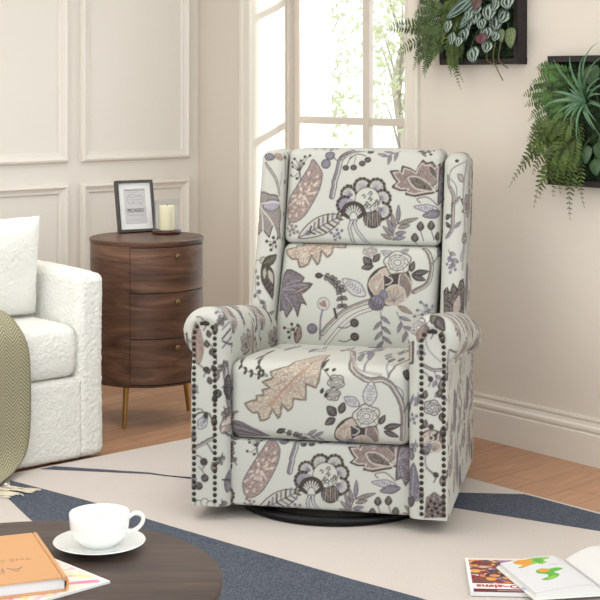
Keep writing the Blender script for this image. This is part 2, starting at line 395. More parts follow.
def pomegranate(c, X, Y, s=1.0):
    ball(c, X, Y, 22*s, DT, OL, 12, 20*s)
    c.poly([(X-12*s, Y-14*s), (X-2*s, Y-19*s), (X+8*s, Y-16*s), (X-2*s, Y-10*s)], (214, 196, 178), 3)
    leaf(c, (X+10*s, Y-18*s), (X+20*s, Y-2*s), 10*s, OL)
    q = [(X-8*s, Y-14*s), (X-19*s, Y-6*s), (X-19*s, Y+3*s), (X-8*s, Y+14*s), (X-6*s, Y+1*s)]
    c.poly(q, (196, 176, 156), 3); c.line(q, 1.4, (228, 212, 192), 3, True)
    for k in range(4): c.line([(X-13*s, Y+4*s), (X-(16-k*3)*s, Y-(4+k*1.5)*s)], .7, CR)
    q = [(X+12*s, Y-14*s), (X+21*s, Y-3*s), (X+21*s, Y+8*s), (X+13*s, Y+14*s), (X+9*s, Y)]
    c.poly(q, TP, 3); c.line(q, 1.2, (228, 212, 192), 3, True)
    q = [(X-6*s, Y+16*s), (X-4*s, Y+4*s), (X+6*s, Y-1*s), (X+14*s, Y+4*s), (X+15*s, Y+14*s), (X+6*s, Y+20*s)]
    c.poly(q, (204, 190, 172), 3); c.line(q, 1.2, (232, 220, 204), 3, True)
    for k in range(6):
        t = PI*(1.05+.15*k); c.line([(X+4*s, Y+16*s), (X+4*s+11*s*math.cos(t), Y+16*s+13*s*math.sin(t))], .8, TP)
    ball(c, X-6*s, Y+9*s, 4.5*s, LV, LV, 8, 5*s)
    c.line([(X-3*s, Y-10*s), (X+3*s, Y-6*s), (X, Y-2*s), (X-4*s, Y-1*s)], 1.2, CR)
    ball(c, X-13*s, Y+17*s, 8*s, LV, DT, 9, 7.5*s)
    for k in range(5): c.line([(X-(19-k*2.6)*s, Y+(14+k)*s), (X-(16-k*2.2)*s, Y+(23+k*.3)*s)], .8, DT)
OLEAF = [(0, 0), (12, -4), (12, -8), (20, -9), (18, -14), (26, -16), (18, -22), (29, -26), (26, -32), (43, -38), (56, -42), (74, -45.5), (76, -30), (72, -16), (62, -20), (62, -4), (50, -5.5), (49, 2), (44, 7), (38, 0), (37, 9), (34, 14.5), (28, 5), (25, 14), (16, 17), (14, 9), (8, 9)]
def orange_leaf(c, X, Y, fy=1.0):
    q = [(X+a, Y+b*fy) for a, b in OLEAF]
    c.poly(q, BE, 2, speck=([(214, 196, 170), (178, 154, 132), (228, 220, 202), (196, 174, 146), (160, 148, 138), (222, 214, 198)], .8))
    c.line(q, 1.8, (122, 112, 96), 2, True)
    c.line([(X+26, Y+2*fy), (X+45, Y-20*fy), (X+74, Y-45*fy)], 3.2, (200, 158, 128), taper=.4)
    for i in (3, 5, 8, 12, 15, 17, 20, 23): c.line([q[i], (X+30+i, Y-4*fy-i*1.1)], .6, (190, 160, 138))
def dark_flower(c, X, Y):
    q = [(0, 0), (2, -21), (9, -33), (18, -31), (27, -25), (24, -21), (28, -20), (35.5, -19), (28, -11), (24, -8), (29.5, 2), (24, 0), (20.5, 14), (17, 3), (9, 15), (6, 7), (0, 9)]
    q = [(X+a, Y+b) for a, b in q]
    c.poly(q, (124, 114, 120), 2, speck=([(120, 110, 118), (138, 128, 138), (104, 96, 98)], .7)); c.line(q, 1.0, DT, 2, True)
    for a, b in ((27, -25), (35, -19), (29, -10), (20, 10), (9, 12), (12, -30), (3, 5)):
        c.line([(X+2, Y-12), (X+a*.5, Y+b*.5-8), (X+a*.92, Y+b*.92)], .7, LVL)
    leaf(c, (X+14, Y-8), (X+34, Y-18), 3.5, (146, 122, 112), DT)
def branch(c, pts, w, col=(146, 130, 126), edge=DT):
    P = smooth_path(pts, False, 4); P = P+c.rng.uniform(-.35, .35, P.shape)
    c.line(P, w+.5, edge, 0); c.line(P, w-.6, col, 0)
    c.line(P+np.array([w*.2, w*.2]), w*.28, CR, 0); c.line(P-np.array([w*.15, w*.1]), .5, TPL, 0)
def hollow(c, pts, w): c.line(pts, w+1.4, TP); c.line(pts, w, (222, 220, 210)); c.line(np.array(pts, float)+1.0, .8, LVL)
def dark_sprig(c, pts, n=7, L=8, w=3.6, col=DT):
    P = smooth_path(pts, False, 8); c.line(pts, 1.0, col)
    for k in range(1, n+1):
        i = int(k*(len(P)-2)/(n+.5)); d = P[i+1]-P[i]; d = d/np.hypot(*d); nn = np.array([-d[1], d[0]])
        for sg in (-1, 1): leaf(c, P[i], P[i]+(nn*sg*.75+d*-.45)*L*(1-.35*k/n), w, col, DK, ow=.3)
def lav_sprig(c, x, y, dx, dy, n=4, L=11, col=LV):
    c.line([(x, y), (x+dx*.5, y+dy*.55), (x+dx, y+dy)], .8, col); d = np.array([dx, dy], float); d /= np.hypot(*d); nn = np.array([-d[1], d[0]])
    for k in range(n):
        f = (k+1)/(n+.3); p = np.array([x+dx*f, y+dy*f]); sg = 1 if k % 2 else -1
        leaf(c, p, p+(nn*sg*.7+d*.7)*L, 3.4, col, DT, ow=.3)
def dots(c, x, y, n, R, col=LV):
    for k in range(n):
        a = k*2.4; r = R*math.sqrt((k+.5)/n); c.line([(x, y), (x+r*math.cos(a)*.6+1, y+r*math.sin(a)*.6), (x+r*math.cos(a), y+r*math.sin(a))], .5, col); ball(c, x+r*math.cos(a), y+r*math.sin(a), 1.3, col, col, 6)
def feather(c, a, b, w):
    leaf(c, a, b, w, (224, 225, 220), LV, ow=1.0); a = np.array(a, float); b = np.array(b, float); d = b-a; n = np.array([-d[1], d[0]])/np.hypot(*d)
    for k in range(2, 8):
        p = a+d*k/9
        for sg in (-1, 1): c.line([p, p+n*sg*w*.24+d*.06], .7, LV, 0)

def cloth_H():
    c = Canvas(225, 130, 470, 250, seed=3)
    paisley(c, 285.5, 160); berry_twig(c, 300, 181)
    for x, y in ((329.7, 156), (325.8, 164.7)): ball(c, x, y, 4.6, LV, DT)
    c.line([(333, 158), (340, 164)], .8, DT)
    branch(c, [(352, 150), (341, 160), (338, 173), (335, 183), (332.5, 197)], 5, LV)
    branch(c, [(341, 160), (352, 153), (364, 150)], 2.2, TP)
    c.line([(350, 160), (357, 155), (366, 157)], .8, DT); c.line([(354, 167), (356, 157)], .7, LV); c.line([(346, 169), (351, 157)], .7, DT)
    for x, y in ((370.5, 151.7), (368, 161), (362.5, 164.7), (354, 168.7), (346, 169)): ball(c, x, y, 3, DT, DK, 8, 2.5)
    striped_leaf(c, (341.7, 215.8), (298, 238.5), 17)
    fan_flower(c, 364, 199)
    exotic_leaf(c, 391, 172.5)
    c.line([(420, 203), (417, 200), (420, 198), (428, 198), (437, 206)], 1.2, TP)
    feather(c, (438, 210), (414, 207), 7); leaf(c, (442, 213), (422, 216), 8, LV, DT)
    fern_sprig(c, 393, 241)
    for x, y in ((419.7, 226.7), (430, 226), (414, 238), (437, 237)):
        c.line([(x, y+3), (x+3, y+14)], .7, DT); leaf(c, (x, y+4), (x+.6, y-5), 6.5, DT, DK)
    lav_sprig(c, 401, 150, -14, 8); lav_sprig(c, 414, 150, 12, 2, 3, 8); dots(c, 427, 150, 6, 8, DT)
    dots(c, 337, 234, 7, 7); dots(c, 291, 230, 9, 7, TP)
    # beyond the headrest's own edges
    leaf(c, (446, 205), (466, 195), 9, TP, DT); dark_flower(c, 438, 196); fern_sprig(c, 455, 244, .9)
    exotic_leaf(c, 226, 176, .95); fan_flower(c, 248, 222); lav_sprig(c, 262, 140, 8, 14); dark_sprig(c, [(276, 160), (272, 175), (278, 190)], 5, 6)
    lav_sprig(c, 300, 134, 20, 4); lav_sprig(c, 240, 150, -8, 12); dots(c, 455, 150, 8, 9); lav_sprig(c, 340, 134, -12, 8); pomegranate(c, 232, 210, .6)
    c.blur(); return c
def cloth_B():
    c = Canvas(225, 190, 470, 360, seed=5)
    orange_leaf(c, 283, 250); dark_flower(c, 277, 303)
    ball(c, 319, 275.5, 3.6, DK, DK, 7, 2.6); dark_sprig(c, [(343, 308), (341, 290), (333, 280), (323, 275)], 8, 8, 4)
    branch(c, [(322, 334), (337, 318), (353, 307), (372, 301)], 4.5, TPL)
    hollow(c, [(326, 345), (342, 326), (356, 315), (372, 309)], 2.6)
    c.line([(337, 318), (335, 309)], 2.4, DT)
    ball(c, 324, 304, 6, (206, 204, 202), LV, 10, 6.5); dots(c, 324, 304, 5, 3, RU); c.line([(323, 310), (321, 320), (320, 340)], 1.6, LV)
    ball(c, 312.5, 329, 5, LV, DT); leaf(c, (296, 344), (300, 326), 7, (146, 122, 112), DT); dots(c, 291, 330, 7, 9, DT)
    feather(c, (366, 296), (343, 279), 13)
    for a, b, w in (((372, 266), (364, 257), 8), ((374, 262), (380, 254), 6), ((374, 266), (362, 268), 6)): leaf(c, a, b, w, DT, DK)
    rose(c, 370, 250, 7, TP); feather(c, (394, 256), (381, 251), 7); feather(c, (402, 254), (408, 247), 6)
    pomegranate(c, 390, 286); rose(c, 398, 263, 13)
    for a, b, w in (((412, 275), (428, 272), 6), ((412, 276), (425, 281), 5.5), ((411, 272), (414, 262), 5)): leaf(c, a, b, w, DT, DK)
    branch(c, [(424, 246), (430, 258), (431, 270), (427, 284), (414, 292)], 4, TP); c.line([(430, 266), (440, 258)], 1.6, TP)
    leaf(c, (398, 306), (412, 314), 5, (160, 134, 120), TP); lav_sprig(c, 381, 311, 2, 32, 6, 12); lav_sprig(c, 397, 312, 12, 26, 5, 12)
    for x, y in ((355, 323), (355, 337)): ball(c, x, y, 4, DT, DK); c.line([(x, y), (x-9, y+5), (x-16, y+4)], .8, DT)
    dots(c, 425, 312, 10, 12); c.line([(421, 302), (430, 311), (440, 306)], .8, LV)
    ball(c, 429, 334, 9, TP, DK, 10); dots(c, 429, 334, 6, 6, DK)
    for x, y in ((240, 215), (330, 210), (420, 225)): rose(c, x, y, 9)
    branch(c, [(230, 240), (260, 225), (290, 222), (320, 232), (350, 226)], 4); branch(c, [(360, 225), (390, 235), (420, 240)], 4)
    lav_sprig(c, 300, 200, -14, 14); lav_sprig(c, 360, 195, 18, 18); dark_sprig(c, [(380, 215), (395, 208), (410, 200)], 6, 8)
    dark_flower(c, 440, 250); pomegranate(c, 245, 320, .85); fern_sprig(c, 250, 290); paisley(c, 440, 290, .8); lav_sprig(c, 262, 345, 20, 6)
    c.blur(); return c
def cloth_S():
    def warp(p):
        p = p.copy(); v = p[:, 1]; p[:, 1] = np.where(v < 366, 366-(366-v)*(4+np.maximum(0, 366-v)*.42), v); return p
    c = Canvas(205, 180, 430, 460, warp=warp, seed=7)
    orange_leaf(c, 244.7, 403.5)
    for pts in ([(238, 363), (246, 370), (256, 374), (268, 376)], [(252, 356), (258, 365), (262, 371), (268, 375)]):
        P = smooth_path(pts, False, 3); c.line(pts, .8, DT)
        for i in range(1, len(P)-1, 2):
            for sg in (-1, 1): leaf(c, P[i], P[i]+np.array([-2.5, sg*4.2]), 2.6, OL if sg > 0 else DT, DK, ow=.3)
    c.poly([(226, 424), (238, 421), (252, 427), (262, 432), (268, 440), (226, 442)], (118, 108, 114), 3)
    for k in range(5): c.line([(229, 424+k*3), (245, 427+k*3), (266, 436+k*1.5)], .7, LVL if k % 2 else DT)
    leaf(c, (277, 433), (286, 429), 5, DK, DK); dark_sprig(c, [(305, 445), (298, 437), (284, 432)], 5, 8, 4)
    lav_sprig(c, 305, 434, 14, 4)
    rose(c, 337, 382, 8, OL); rose(c, 334, 394, 7, OL); c.line([(322, 366), (328, 374), (333, 380)], .8, DT)
    for a in ((322, 366), (326, 371), (333, 371), (322, 393), (326, 397)): leaf(c, a, (a[0]+2, a[1]-5), 3, DT, DK)
    branch(c, [(320, 352.5), (334, 354), (347, 361), (356, 373), (368, 380), (382, 380), (392, 387), (400, 402), (403, 416), (402, 440)], 5.2)
    hollow(c, [(344, 358), (362, 370), (380, 375)], 1.4); c.line([(404, 412), (410, 405)], 2.4, TP)
    c.line([(388, 378), (392, 366), (399, 358)], 2.2, TP); c.line([(364, 370), (362, 360), (352, 355)], 1.6, LV); c.line([(388, 377), (384, 362), (376, 358)], 1.0, LV)
    for x, y in ((376, 358), (382, 360), (390, 359), (398, 357), (372, 356)): leaf(c, (x, y), (x+5, y-1), 3.4, DT if x % 4 else LV)
    c.line([(392, 384), (402, 392), (403, 404)], 1.0, LV)
    lav_sprig(c, 340, 357, 16, -3); c.line([(300, 354), (310, 352), (320, 353)], 1.2, LV); feather(c, (292, 355), (308, 355), 2.4)
    for k in range(6): dots(c, 232+k*30, 353-(k % 2)*1.5, 5, 3.5, LV)
    for x in (240, 290, 345, 385): branch(c, [(x-14, 352.5), (x, 351), (x+12, 352)], 2.2, TP)
    feather(c, (369, 406), (372, 381), 13); feather(c, (360, 405), (345, 397), 9)
    for a, b, w in (((337, 415), (328, 406), 9), ((336, 418), (326, 424), 7), ((341, 413), (345, 402), 7), ((384, 428), (400, 425), 6), ((384, 431), (398, 437), 5), ((380, 424), (385, 415), 5)): leaf(c, a, b, w, DT, DK)
    pomegranate(c, 357, 436); rose(c, 367, 416, 13)
    ball(c, 410, 373, 7, DT, DK, 10, 9)
    dark_flower(c, 412, 420); fern_sprig(c, 218, 430, .8); lav_sprig(c, 215, 375, 6, 16)
    c.blur(); return c
def cloth_arm(side, seed):
    """cloth units here are 3 mm with v down from z=.66 (v=0) to the hem (v=205); u across"""
    c = Canvas(-60, -130, 60, 210, seed=seed)
    if side < 0:
        leaf(c, (-6, 64), (-9, 22), 12, (172, 144, 130), TP); c.line([(2, 40), (7, 46), (11, 52), (12, 60)], .8, DK)
        for x, y in ((5, 34), (3, 44), (8, 52), (4, 70), (10, 68), (6, 80), (11, 98)): leaf(c, (x, y+3), (x-2, y-4), 5, DK, DK)
        ball(c, 13, 92, 4, DT, DK)
        c.line([(-12, 118), (-6, 112), (4, 112), (8, 120)], 1.4, DT); feather(c, (-6, 128), (2, 114), 9); c.line([(8, 150), (0, 140), (-8, 146)], 1.6, LV)
        branch(c, [(-12, 148), (-2, 142), (8, 136)], 3, TP)
        for x, y in ((-1, 160), (0, 176), (-6, 184)): ball(c, x, y, 3.6, DT, DK)
        c.line([(-6, 165), (0, 172)], .7, DT)
        for k in range(4): ball(c, -12+k*6, 200+(k % 2)*2, 4, CR, OL, 8)
        for k in range(4): c.line([(18, 20+k*9), (26, 8+k*9), (34, -10+k*9)], 1.3, LV if k % 2 else DT)
        branch(c, [(20, 62), (22, 90), (26, 118)], 4, LV); leaf(c, (24, 100), (22, 74), 8, DT, DK); leaf(c, (22, 190), (26, 165), 8, LV, DT); paisley(c, 16, 100, .5)
        dots(c, 17, 14, 7, 8)
    else:
        rose(c, -13, 20, 9, DT); leaf(c, (-13, 34), (-6, 16), 9, (176, 150, 136), DT); c.line([(-2, 12), (-7, 22), (-4, 40), (8, 52)], .8, LV)
        leaf(c, (2, 10), (12, 22), 9, DT, DK); leaf(c, (0, 16), (2, 4), 7, OL, DK); branch(c, [(-8, 56), (2, 60), (14, 58)], 2.6, TP)
        lav_sprig(c, 2, 60, 6, 26, 5, 8); rose(c, 0, 96, 8, DT); pomegranate(c, 0, 128, .55)
        for x, y in ((-8, 84), (8, 104), (-8, 112), (6, 82)): leaf(c, (x, y+4), (x+2, y-4), 5, OL, DK)
        c.line([(-6, 138), (-6, 152), (4, 160)], 1, LV)
        c.poly([(-6, 182), (2, 176), (8, 180), (12, 176), (13, 200), (-8, 202)], TP, 0, speck=([DT, TPL, TP], .8)); dots(c, 2, 192, 8, 8, DK)
        dots(c, -20, 108, 6, 6); leaf(c, (-20, 190), (-18, 150), 12, LV, DT, vein=CR); leaf(c, (-30, 188), (-26, 156), 9, TP, DT, vein=CR)
        leaf(c, (-22, 96), (-18, 84), 3, LV)
        c.line([(16, 40), (14, 60), (18, 80)], 1, LV); branch(c, [(28, 10), (34, 40), (30, 80)], 3, TPL); exotic_leaf(c, 20, 150, .7)
    for k in range(9):
        y = -120+k*16; lav_sprig(c, -50+13*(k % 8), y, 12, 10); branch(c, [(-46+k*11, y-14), (-40+k*10, y), (-44+k*11, y+16)], 2.6, TP if k % 2 else LV)
        dark_sprig(c, [(44-11*k, y), (48-11*k, y+10), (44-11*k, y+22)], 5, 6, 3)
    r = c.rng
    for k in range(26):
        y = 6+k*7.6; x = (-22, 20, -2, 12, -14, 24)[k % 6]+r.uniform(-3, 3); a = r.uniform(-1, 1)
        if k % 3 == 0: leaf(c, (x, y+5), (x+4*a, y-6), 5.5, (DT, TP, LV, OL)[k % 4], DK)
        elif k % 3 == 1: lav_sprig(c, x, y, 4*a, 10, 4, 5.5, (LV, DT)[k % 2])
        else: c.line([(x-6, y-4), (x-1, y-1+3*a), (x+3, y+4), (x+1, y+9)], 1.5, (TP, DT)[k % 2]); ball(c, x+3, y+2, 2.4, DT, DK, 7)
    fan_flower(c, -40, -60); dark_flower(c, 25, -80); pomegranate(c, 40, 20, .6); dark_flower(c, -58, 120); exotic_leaf(c, -58, 40, .8)
    paisley(c, -58, 140, .8); fern_sprig(c, 45, 140); feather(c, (40, 80), (52, 60), 9)
    c.blur(); return c
def cloth_wing(side, seed):
    c = Canvas(240 if side < 0 else 425, 130, 300 if side < 0 else 500, 330, seed=seed)
    if side < 0:
        leaf(c, (275, 158), (262, 152), 9, LV, DT); leaf(c, (276, 150), (285, 160), 9, (176, 146, 130), TP)
        branch(c, [(266, 163), (275, 177), (281, 196)], 2.2, (200, 198, 196)); c.line([(284, 172), (282, 185)], .8, LV)
        q = [(250, 188), (258, 193), (263, 192), (270, 195), (277, 196), (281, 206), (284, 216), (282, 228), (284, 240), (278, 236), (272, 226), (268, 238), (262, 230), (254, 236), (250, 226)]
        c.poly(q, (158, 148, 138), 2, speck=([(158, 146, 134), (146, 138, 144), (176, 164, 152)], .9)); c.line(q, 1, DT, 2, True)
        leaf(c, (262, 207), (283, 204), 11, LVL, DT)
        for b in ((283, 204), (277, 236), (262, 232), (252, 222)): c.line([(256, 205), ((256+b[0])/2+2, (205+b[1])/2-2), b], 1.3, (222, 220, 208))
        dots(c, 272, 243, 7, 8, DT)
        ball(c, 262.5, 261, 3.6, (200, 196, 170), OL); leaf(c, (263, 262), (275, 300), 14, DT, OL); leaf(c, (268, 270), (274, 285), 6, (200, 192, 180), OL); leaf(c, (262, 265), (278, 256), 9, OL, DK)
        leaf(c, (264, 268), (264, 280), 4, (190, 186, 160), OL)
        c.line([(250, 262), (260, 260)], .8, LV); c.line([(252, 270), (255, 290), (262, 304)], .7, LV)
        for x, y in ((257, 278), (257.5, 284), (259, 292), (262, 302), (254, 296), (253, 272)): ball(c, x, y, 1.8, LV, DT, 6)
        fern_sprig(c, 260, 330, .8); dark_sprig(c, [(290, 140), (292, 200), (290, 260)], 4, 5); branch(c, [(245, 135), (248, 200), (244, 300)], 3)
    else:
        c.line([(470, 160), (456, 166), (450, 172), (448, 184)], 1.0, TP)
        branch(c, [(446, 176), (447, 184), (453, 194), (453, 210), (452, 228), (448, 236)], 3.2, TP); branch(c, [(453, 206), (460, 198)], 2.2, TP)
        c.line([(449, 178), (456, 186), (457, 200)], .8, LV); ball(c, 457, 160, 1.8, DT, DT)
        leaf(c, (465, 182), (458, 174), 6, (190, 180, 170), DK); leaf(c, (442, 219), (451, 216), 5, DK, DK); leaf(c, (450, 228), (443, 223), 4, DK, DK); leaf(c, (462, 222), (452, 230), 4, LV)
        leaf(c, (442, 240), (452, 233), 4, LV); lav_sprig(c, 448, 250, 6, 14, 4, 7); dots(c, 452, 266, 8, 8)
        q = [(443, 320), (441, 292), (447, 288), (450, 294), (453, 284), (458, 290), (461, 282), (468, 280), (472, 290), (470, 318)]
        c.poly(q, TP, 0, speck=([DT, TP, TPL, DK], .8)); c.line(q, 1, DK, 0, True); leaf(c, (456, 315), (460, 296), 8, (196, 176, 164), CR)
        exotic_leaf(c, 462, 200, .8); branch(c, [(474, 160), (466, 190), (470, 230), (466, 270)], 3, LVL, LV); rose(c, 470, 240, 6); feather(c, (462, 262), (470, 248), 6)
        lav_sprig(c, 480, 170, 8, 20); branch(c, [(490, 140), (486, 200), (492, 260), (486, 325)], 3); dark_flower(c, 474, 300); dark_sprig(c, [(431, 150), (434, 200), (430, 260)], 3, 5)
    c.blur(); return c

# ------------------------------------------------------------------ materials
M = {}
M['wall'] = mat('wall_paint', (214, 205, 192), .75, spec=.25, bump=.05, bscale=300, bdist=.0005)
M['trim'] = mat('trim_paint', (220, 213, 200), .45, spec=.4)
M['panelling'] = mat('panelling_paint', (228, 223, 214), .8, spec=.1)
M['window_frame'] = mat('window_frame_paint', (212, 203, 191), .4)
M['ceiling'] = mat('ceiling_paint', (240, 238, 232), .8)
M['dark_metal'] = mat('black_metal', (22, 22, 24), .28, .6)
M['nail'] = mat('aged_bronze', (64, 55, 46), .36, .8)
M['brass'] = mat('brushed_brass', (168, 132, 78), .32, .9)
M['bronze'] = mat('dull_bronze', (120, 100, 72), .4, .9)
M['china'] = mat('white_china', (232, 234, 230), .12, spec=.5, Coat_Weight=.4)
M['wax'] = mat('ivory_wax', (244, 232, 200), .45, Subsurface_Weight=.25, Subsurface_Scale=.01)
M['wick'] = mat('wick', (60, 52, 46), .9)
M['black_frame'] = mat('frame_charcoal', (70, 68, 66), .5, bump=.2, bscale=150)
M['mat_board'] = mat('mat_board', (238, 238, 236), .8)
M['fabric'] = mat_attr('floral_upholstery', sheen=.1, rough=.9)
M['print'] = mat_attr('printed_paper', rough=.45, bump=0, coat=.15)
M['poster'] = mat_attr('poster_paper', rough=.6, bump=0)
M['lining'] = mat('black_underlining', (30, 30, 30), .95)
M['walnut'] = mat_wood('walnut_veneer', (62, 42, 32), (92, 64, 49), (126, 92, 70), (1.2, 1.2, 9), .4, grain=2.6, dist=4)
M['table_wood'] = mat_wood('smoked_oak', (48, 37, 32), (66, 52, 45), (88, 71, 61), (1.2, 14, 5), .5, grain=3.2, dist=1.2, rot=(0, 0, .12))
M['planter'] = mat_wood('black_stained_wood', (26, 22, 21), (34, 29, 27), (43, 38, 35), (3, 3, 12), .6, grain=5)
M['moss'] = mat('dark_moss', (24, 40, 18), .95, bump=1, bscale=90, bdist=.01, vary=.5, vscale=40)
M['boucle'] = mat('white_boucle', (230, 230, 223), .95, spec=.1, Sheen_Weight=.2)
_nt = M['boucle'].node_tree; _v = _nt.nodes.new('ShaderNodeTexVoronoi'); _v.feature = 'SMOOTH_F1'; _v.inputs['Scale'].default_value = 120; _tc = _nt.nodes.new('ShaderNodeTexCoord')
_n = _nt.nodes.new('ShaderNodeTexNoise'); _n.inputs['Scale'].default_value = 60; _nt.links.new(_tc.outputs['Object'], _n.inputs[0]); _nt.links.new(_tc.outputs['Object'], _v.inputs['Vector'])
_ad = _nt.nodes.new('ShaderNodeMath'); _ad.operation = 'SUBTRACT'; _nt.links.new(_n.outputs['Fac'], _ad.inputs[0]); _nt.links.new(_v.outputs['Distance'], _ad.inputs[1])
_bp = _nt.nodes.new('ShaderNodeBump'); _bp.inputs['Strength'].default_value = .5; _bp.inputs['Distance'].default_value = .006; _nt.links.new(_ad.outputs[0], _bp.inputs['Height']); _nt.links.new(_bp.outputs[0], _nt.nodes['Principled BSDF'].inputs['Normal'])
M['fringe'] = mat('cream_yarn', (214, 204, 182), .9)
M['paper'] = mat('book_paper', (214, 213, 210), .7)
M['kraft'] = mat('kraft_cover', (202, 152, 104), .55, bump=.15, bscale=120, spec=.3)
M['kraft_ink'] = mat('pressed_lettering', (140, 116, 92), .4)
M['cover_white'] = mat('white_cover', (224, 222, 216), .4)
M['tab'] = mat('blue_tab', (150, 178, 214), .4)
def glass_mat(name, tint=(255, 255, 255), rough=0.0, ior=1.45):
    m = bpy.data.materials.new(name); m.use_nodes = True; b = m.node_tree.nodes['Principled BSDF']
    b.inputs['Base Color'].default_value = rgba(tint); b.inputs['Roughness'].default_value = rough
    b.inputs['Transmission Weight'].default_value = 1; b.inputs['IOR'].default_value = ior; return m
def thin_glass(name, tint=(250, 252, 252), f=1.0):
    m = bpy.data.materials.new(name); m.use_nodes = True; nt = m.node_tree; out = nt.nodes['Material Output']
    tr = nt.nodes.new('ShaderNodeBsdfTransparent'); tr.inputs[0].default_value = rgba(tint); gl = nt.nodes.new('ShaderNodeBsdfGlossy'); gl.inputs['Roughness'].default_value = .02
    fr = nt.nodes.new('ShaderNodeLayerWeight'); pw = nt.nodes.new('ShaderNodeMath'); pw.operation = 'POWER'; pw.inputs[1].default_value = 3.5; nt.links.new(fr.outputs['Facing'], pw.inputs[0]); mx = nt.nodes.new('ShaderNodeMixShader')
    mu = nt.nodes.new('ShaderNodeMath'); mu.operation = 'MULTIPLY'; mu.inputs[1].default_value = f; nt.links.new(pw.outputs[0], mu.inputs[0]); nt.links.new(mu.outputs[0], mx.inputs[0])
    nt.links.new(tr.outputs[0], mx.inputs[1]); nt.links.new(gl.outputs[0], mx.inputs[2]); nt.links.new(mx.outputs[0], out.inputs[0]); return m
M['pane'] = thin_glass('window_glass', f=.6); M['picture_glass'] = thin_glass('picture_glass', (253, 253, 253), f=.12); M['glass'] = thin_glass('clear_glass', (250, 252, 252), .8)

def floor_mat():
    m = bpy.data.materials.new('oak_planks'); m.use_nodes = True; nt = m.node_tree; b = nt.nodes['Principled BSDF']
    tc = nt.nodes.new('ShaderNodeTexCoord'); mp = nt.nodes.new('ShaderNodeMapping'); mp.inputs['Rotation'].default_value = (0, 0, math.radians(-96))
    nt.links.new(tc.outputs['Object'], mp.inputs[0])
    br = nt.nodes.new('ShaderNodeTexBrick'); br.inputs['Scale'].default_value = 1; br.inputs['Brick Width'].default_value = .9
    br.inputs['Row Height'].default_value = .12; br.inputs['Mortar Size'].default_value = .0016; br.offset = .37
    br.inputs['Color1'].default_value = rgba((176, 132, 102)); br.inputs['Color2'].default_value = rgba((190, 146, 114)); br.inputs['Mortar'].default_value = rgba((132, 98, 74))
    nt.links.new(mp.outputs[0], br.inputs['Vector'])
    m2 = nt.nodes.new('ShaderNodeMapping'); m2.inputs['Scale'].default_value = (2, 22, 1); nt.links.new(mp.outputs[0], m2.inputs[0])
    n = nt.nodes.new('ShaderNodeTexNoise'); n.inputs['Scale'].default_value = 2.2; n.inputs['Detail'].default_value = 8; n.inputs['Distortion'].default_value = .8
    nt.links.new(m2.outputs[0], n.inputs[0])
    r = nt.nodes.new('ShaderNodeValToRGB'); r.color_ramp.elements[0].position = .3; r.color_ramp.elements[1].position = .7
    r.color_ramp.elements[0].color = (.76, .73, .70, 1); r.color_ramp.elements[1].color = (1, 1, 1, 1)
    nt.links.new(n.outputs['Fac'], r.inputs[0])
    mx = nt.nodes.new('ShaderNodeMix'); mx.data_type = 'RGBA'; mx.blend_type = 'MULTIPLY'; mx.inputs[0].default_value = 1
    nt.links.new(br.outputs['Color'], mx.inputs[6]); nt.links.new(r.outputs[0], mx.inputs[7]); nt.links.new(mx.outputs[2], b.inputs['Base Color'])
    b.inputs['Roughness'].default_value = .38; b.inputs['Specular IOR Level'].default_value = .4
    return m
M['floor'] = floor_mat()
def rug_mat(name, col, speck, f=.12):
    m = mat(name, col, .95, spec=.1, bump=.6, bscale=500, bdist=.003)
    nt = m.node_tree; b = nt.nodes['Principled BSDF']; tc = nt.nodes.new('ShaderNodeTexCoord')
    n = nt.nodes.new('ShaderNodeTexNoise'); n.inputs['Scale'].default_value = 260; n.inputs['Detail'].default_value = 3; nt.links.new(tc.outputs['Object'], n.inputs[0])
    r = nt.nodes.new('ShaderNodeValToRGB'); r.color_ramp.elements[0].position = .35; r.color_ramp.elements[1].position = .75
    r.color_ramp.elements[0].color = rgba(col); r.color_ramp.elements[1].color = rgba(speck)
    n2 = nt.nodes.new('ShaderNodeTexNoise'); n2.inputs['Scale'].default_value = 5; n2.inputs['Detail'].default_value = 5; nt.links.new(tc.outputs['Object'], n2.inputs[0])
    r2 = nt.nodes.new('ShaderNodeValToRGB'); r2.color_ramp.elements[0].color = (1-f, 1-f, 1-f, 1); r2.color_ramp.elements[1].color = (1, 1, 1, 1)
    nt.links.new(n.outputs['Fac'], r.inputs[0]); nt.links.new(n2.outputs['Fac'], r2.inputs[0])
    mx = nt.nodes.new('ShaderNodeMix'); mx.data_type = 'RGBA'; mx.blend_type = 'MULTIPLY'; mx.inputs[0].default_value = 1
    nt.links.new(r.outputs[0], mx.inputs[6]); nt.links.new(r2.outputs[0], mx.inputs[7]); nt.links.new(mx.outputs[2], b.inputs['Base Color']); return m
M['rug_cream'] = rug_mat('rug_cream', (200, 191, 183), (212, 205, 198), .06)
M['rug_dark'] = rug_mat('rug_charcoal', (62, 67, 77), (114, 120, 132), .2)
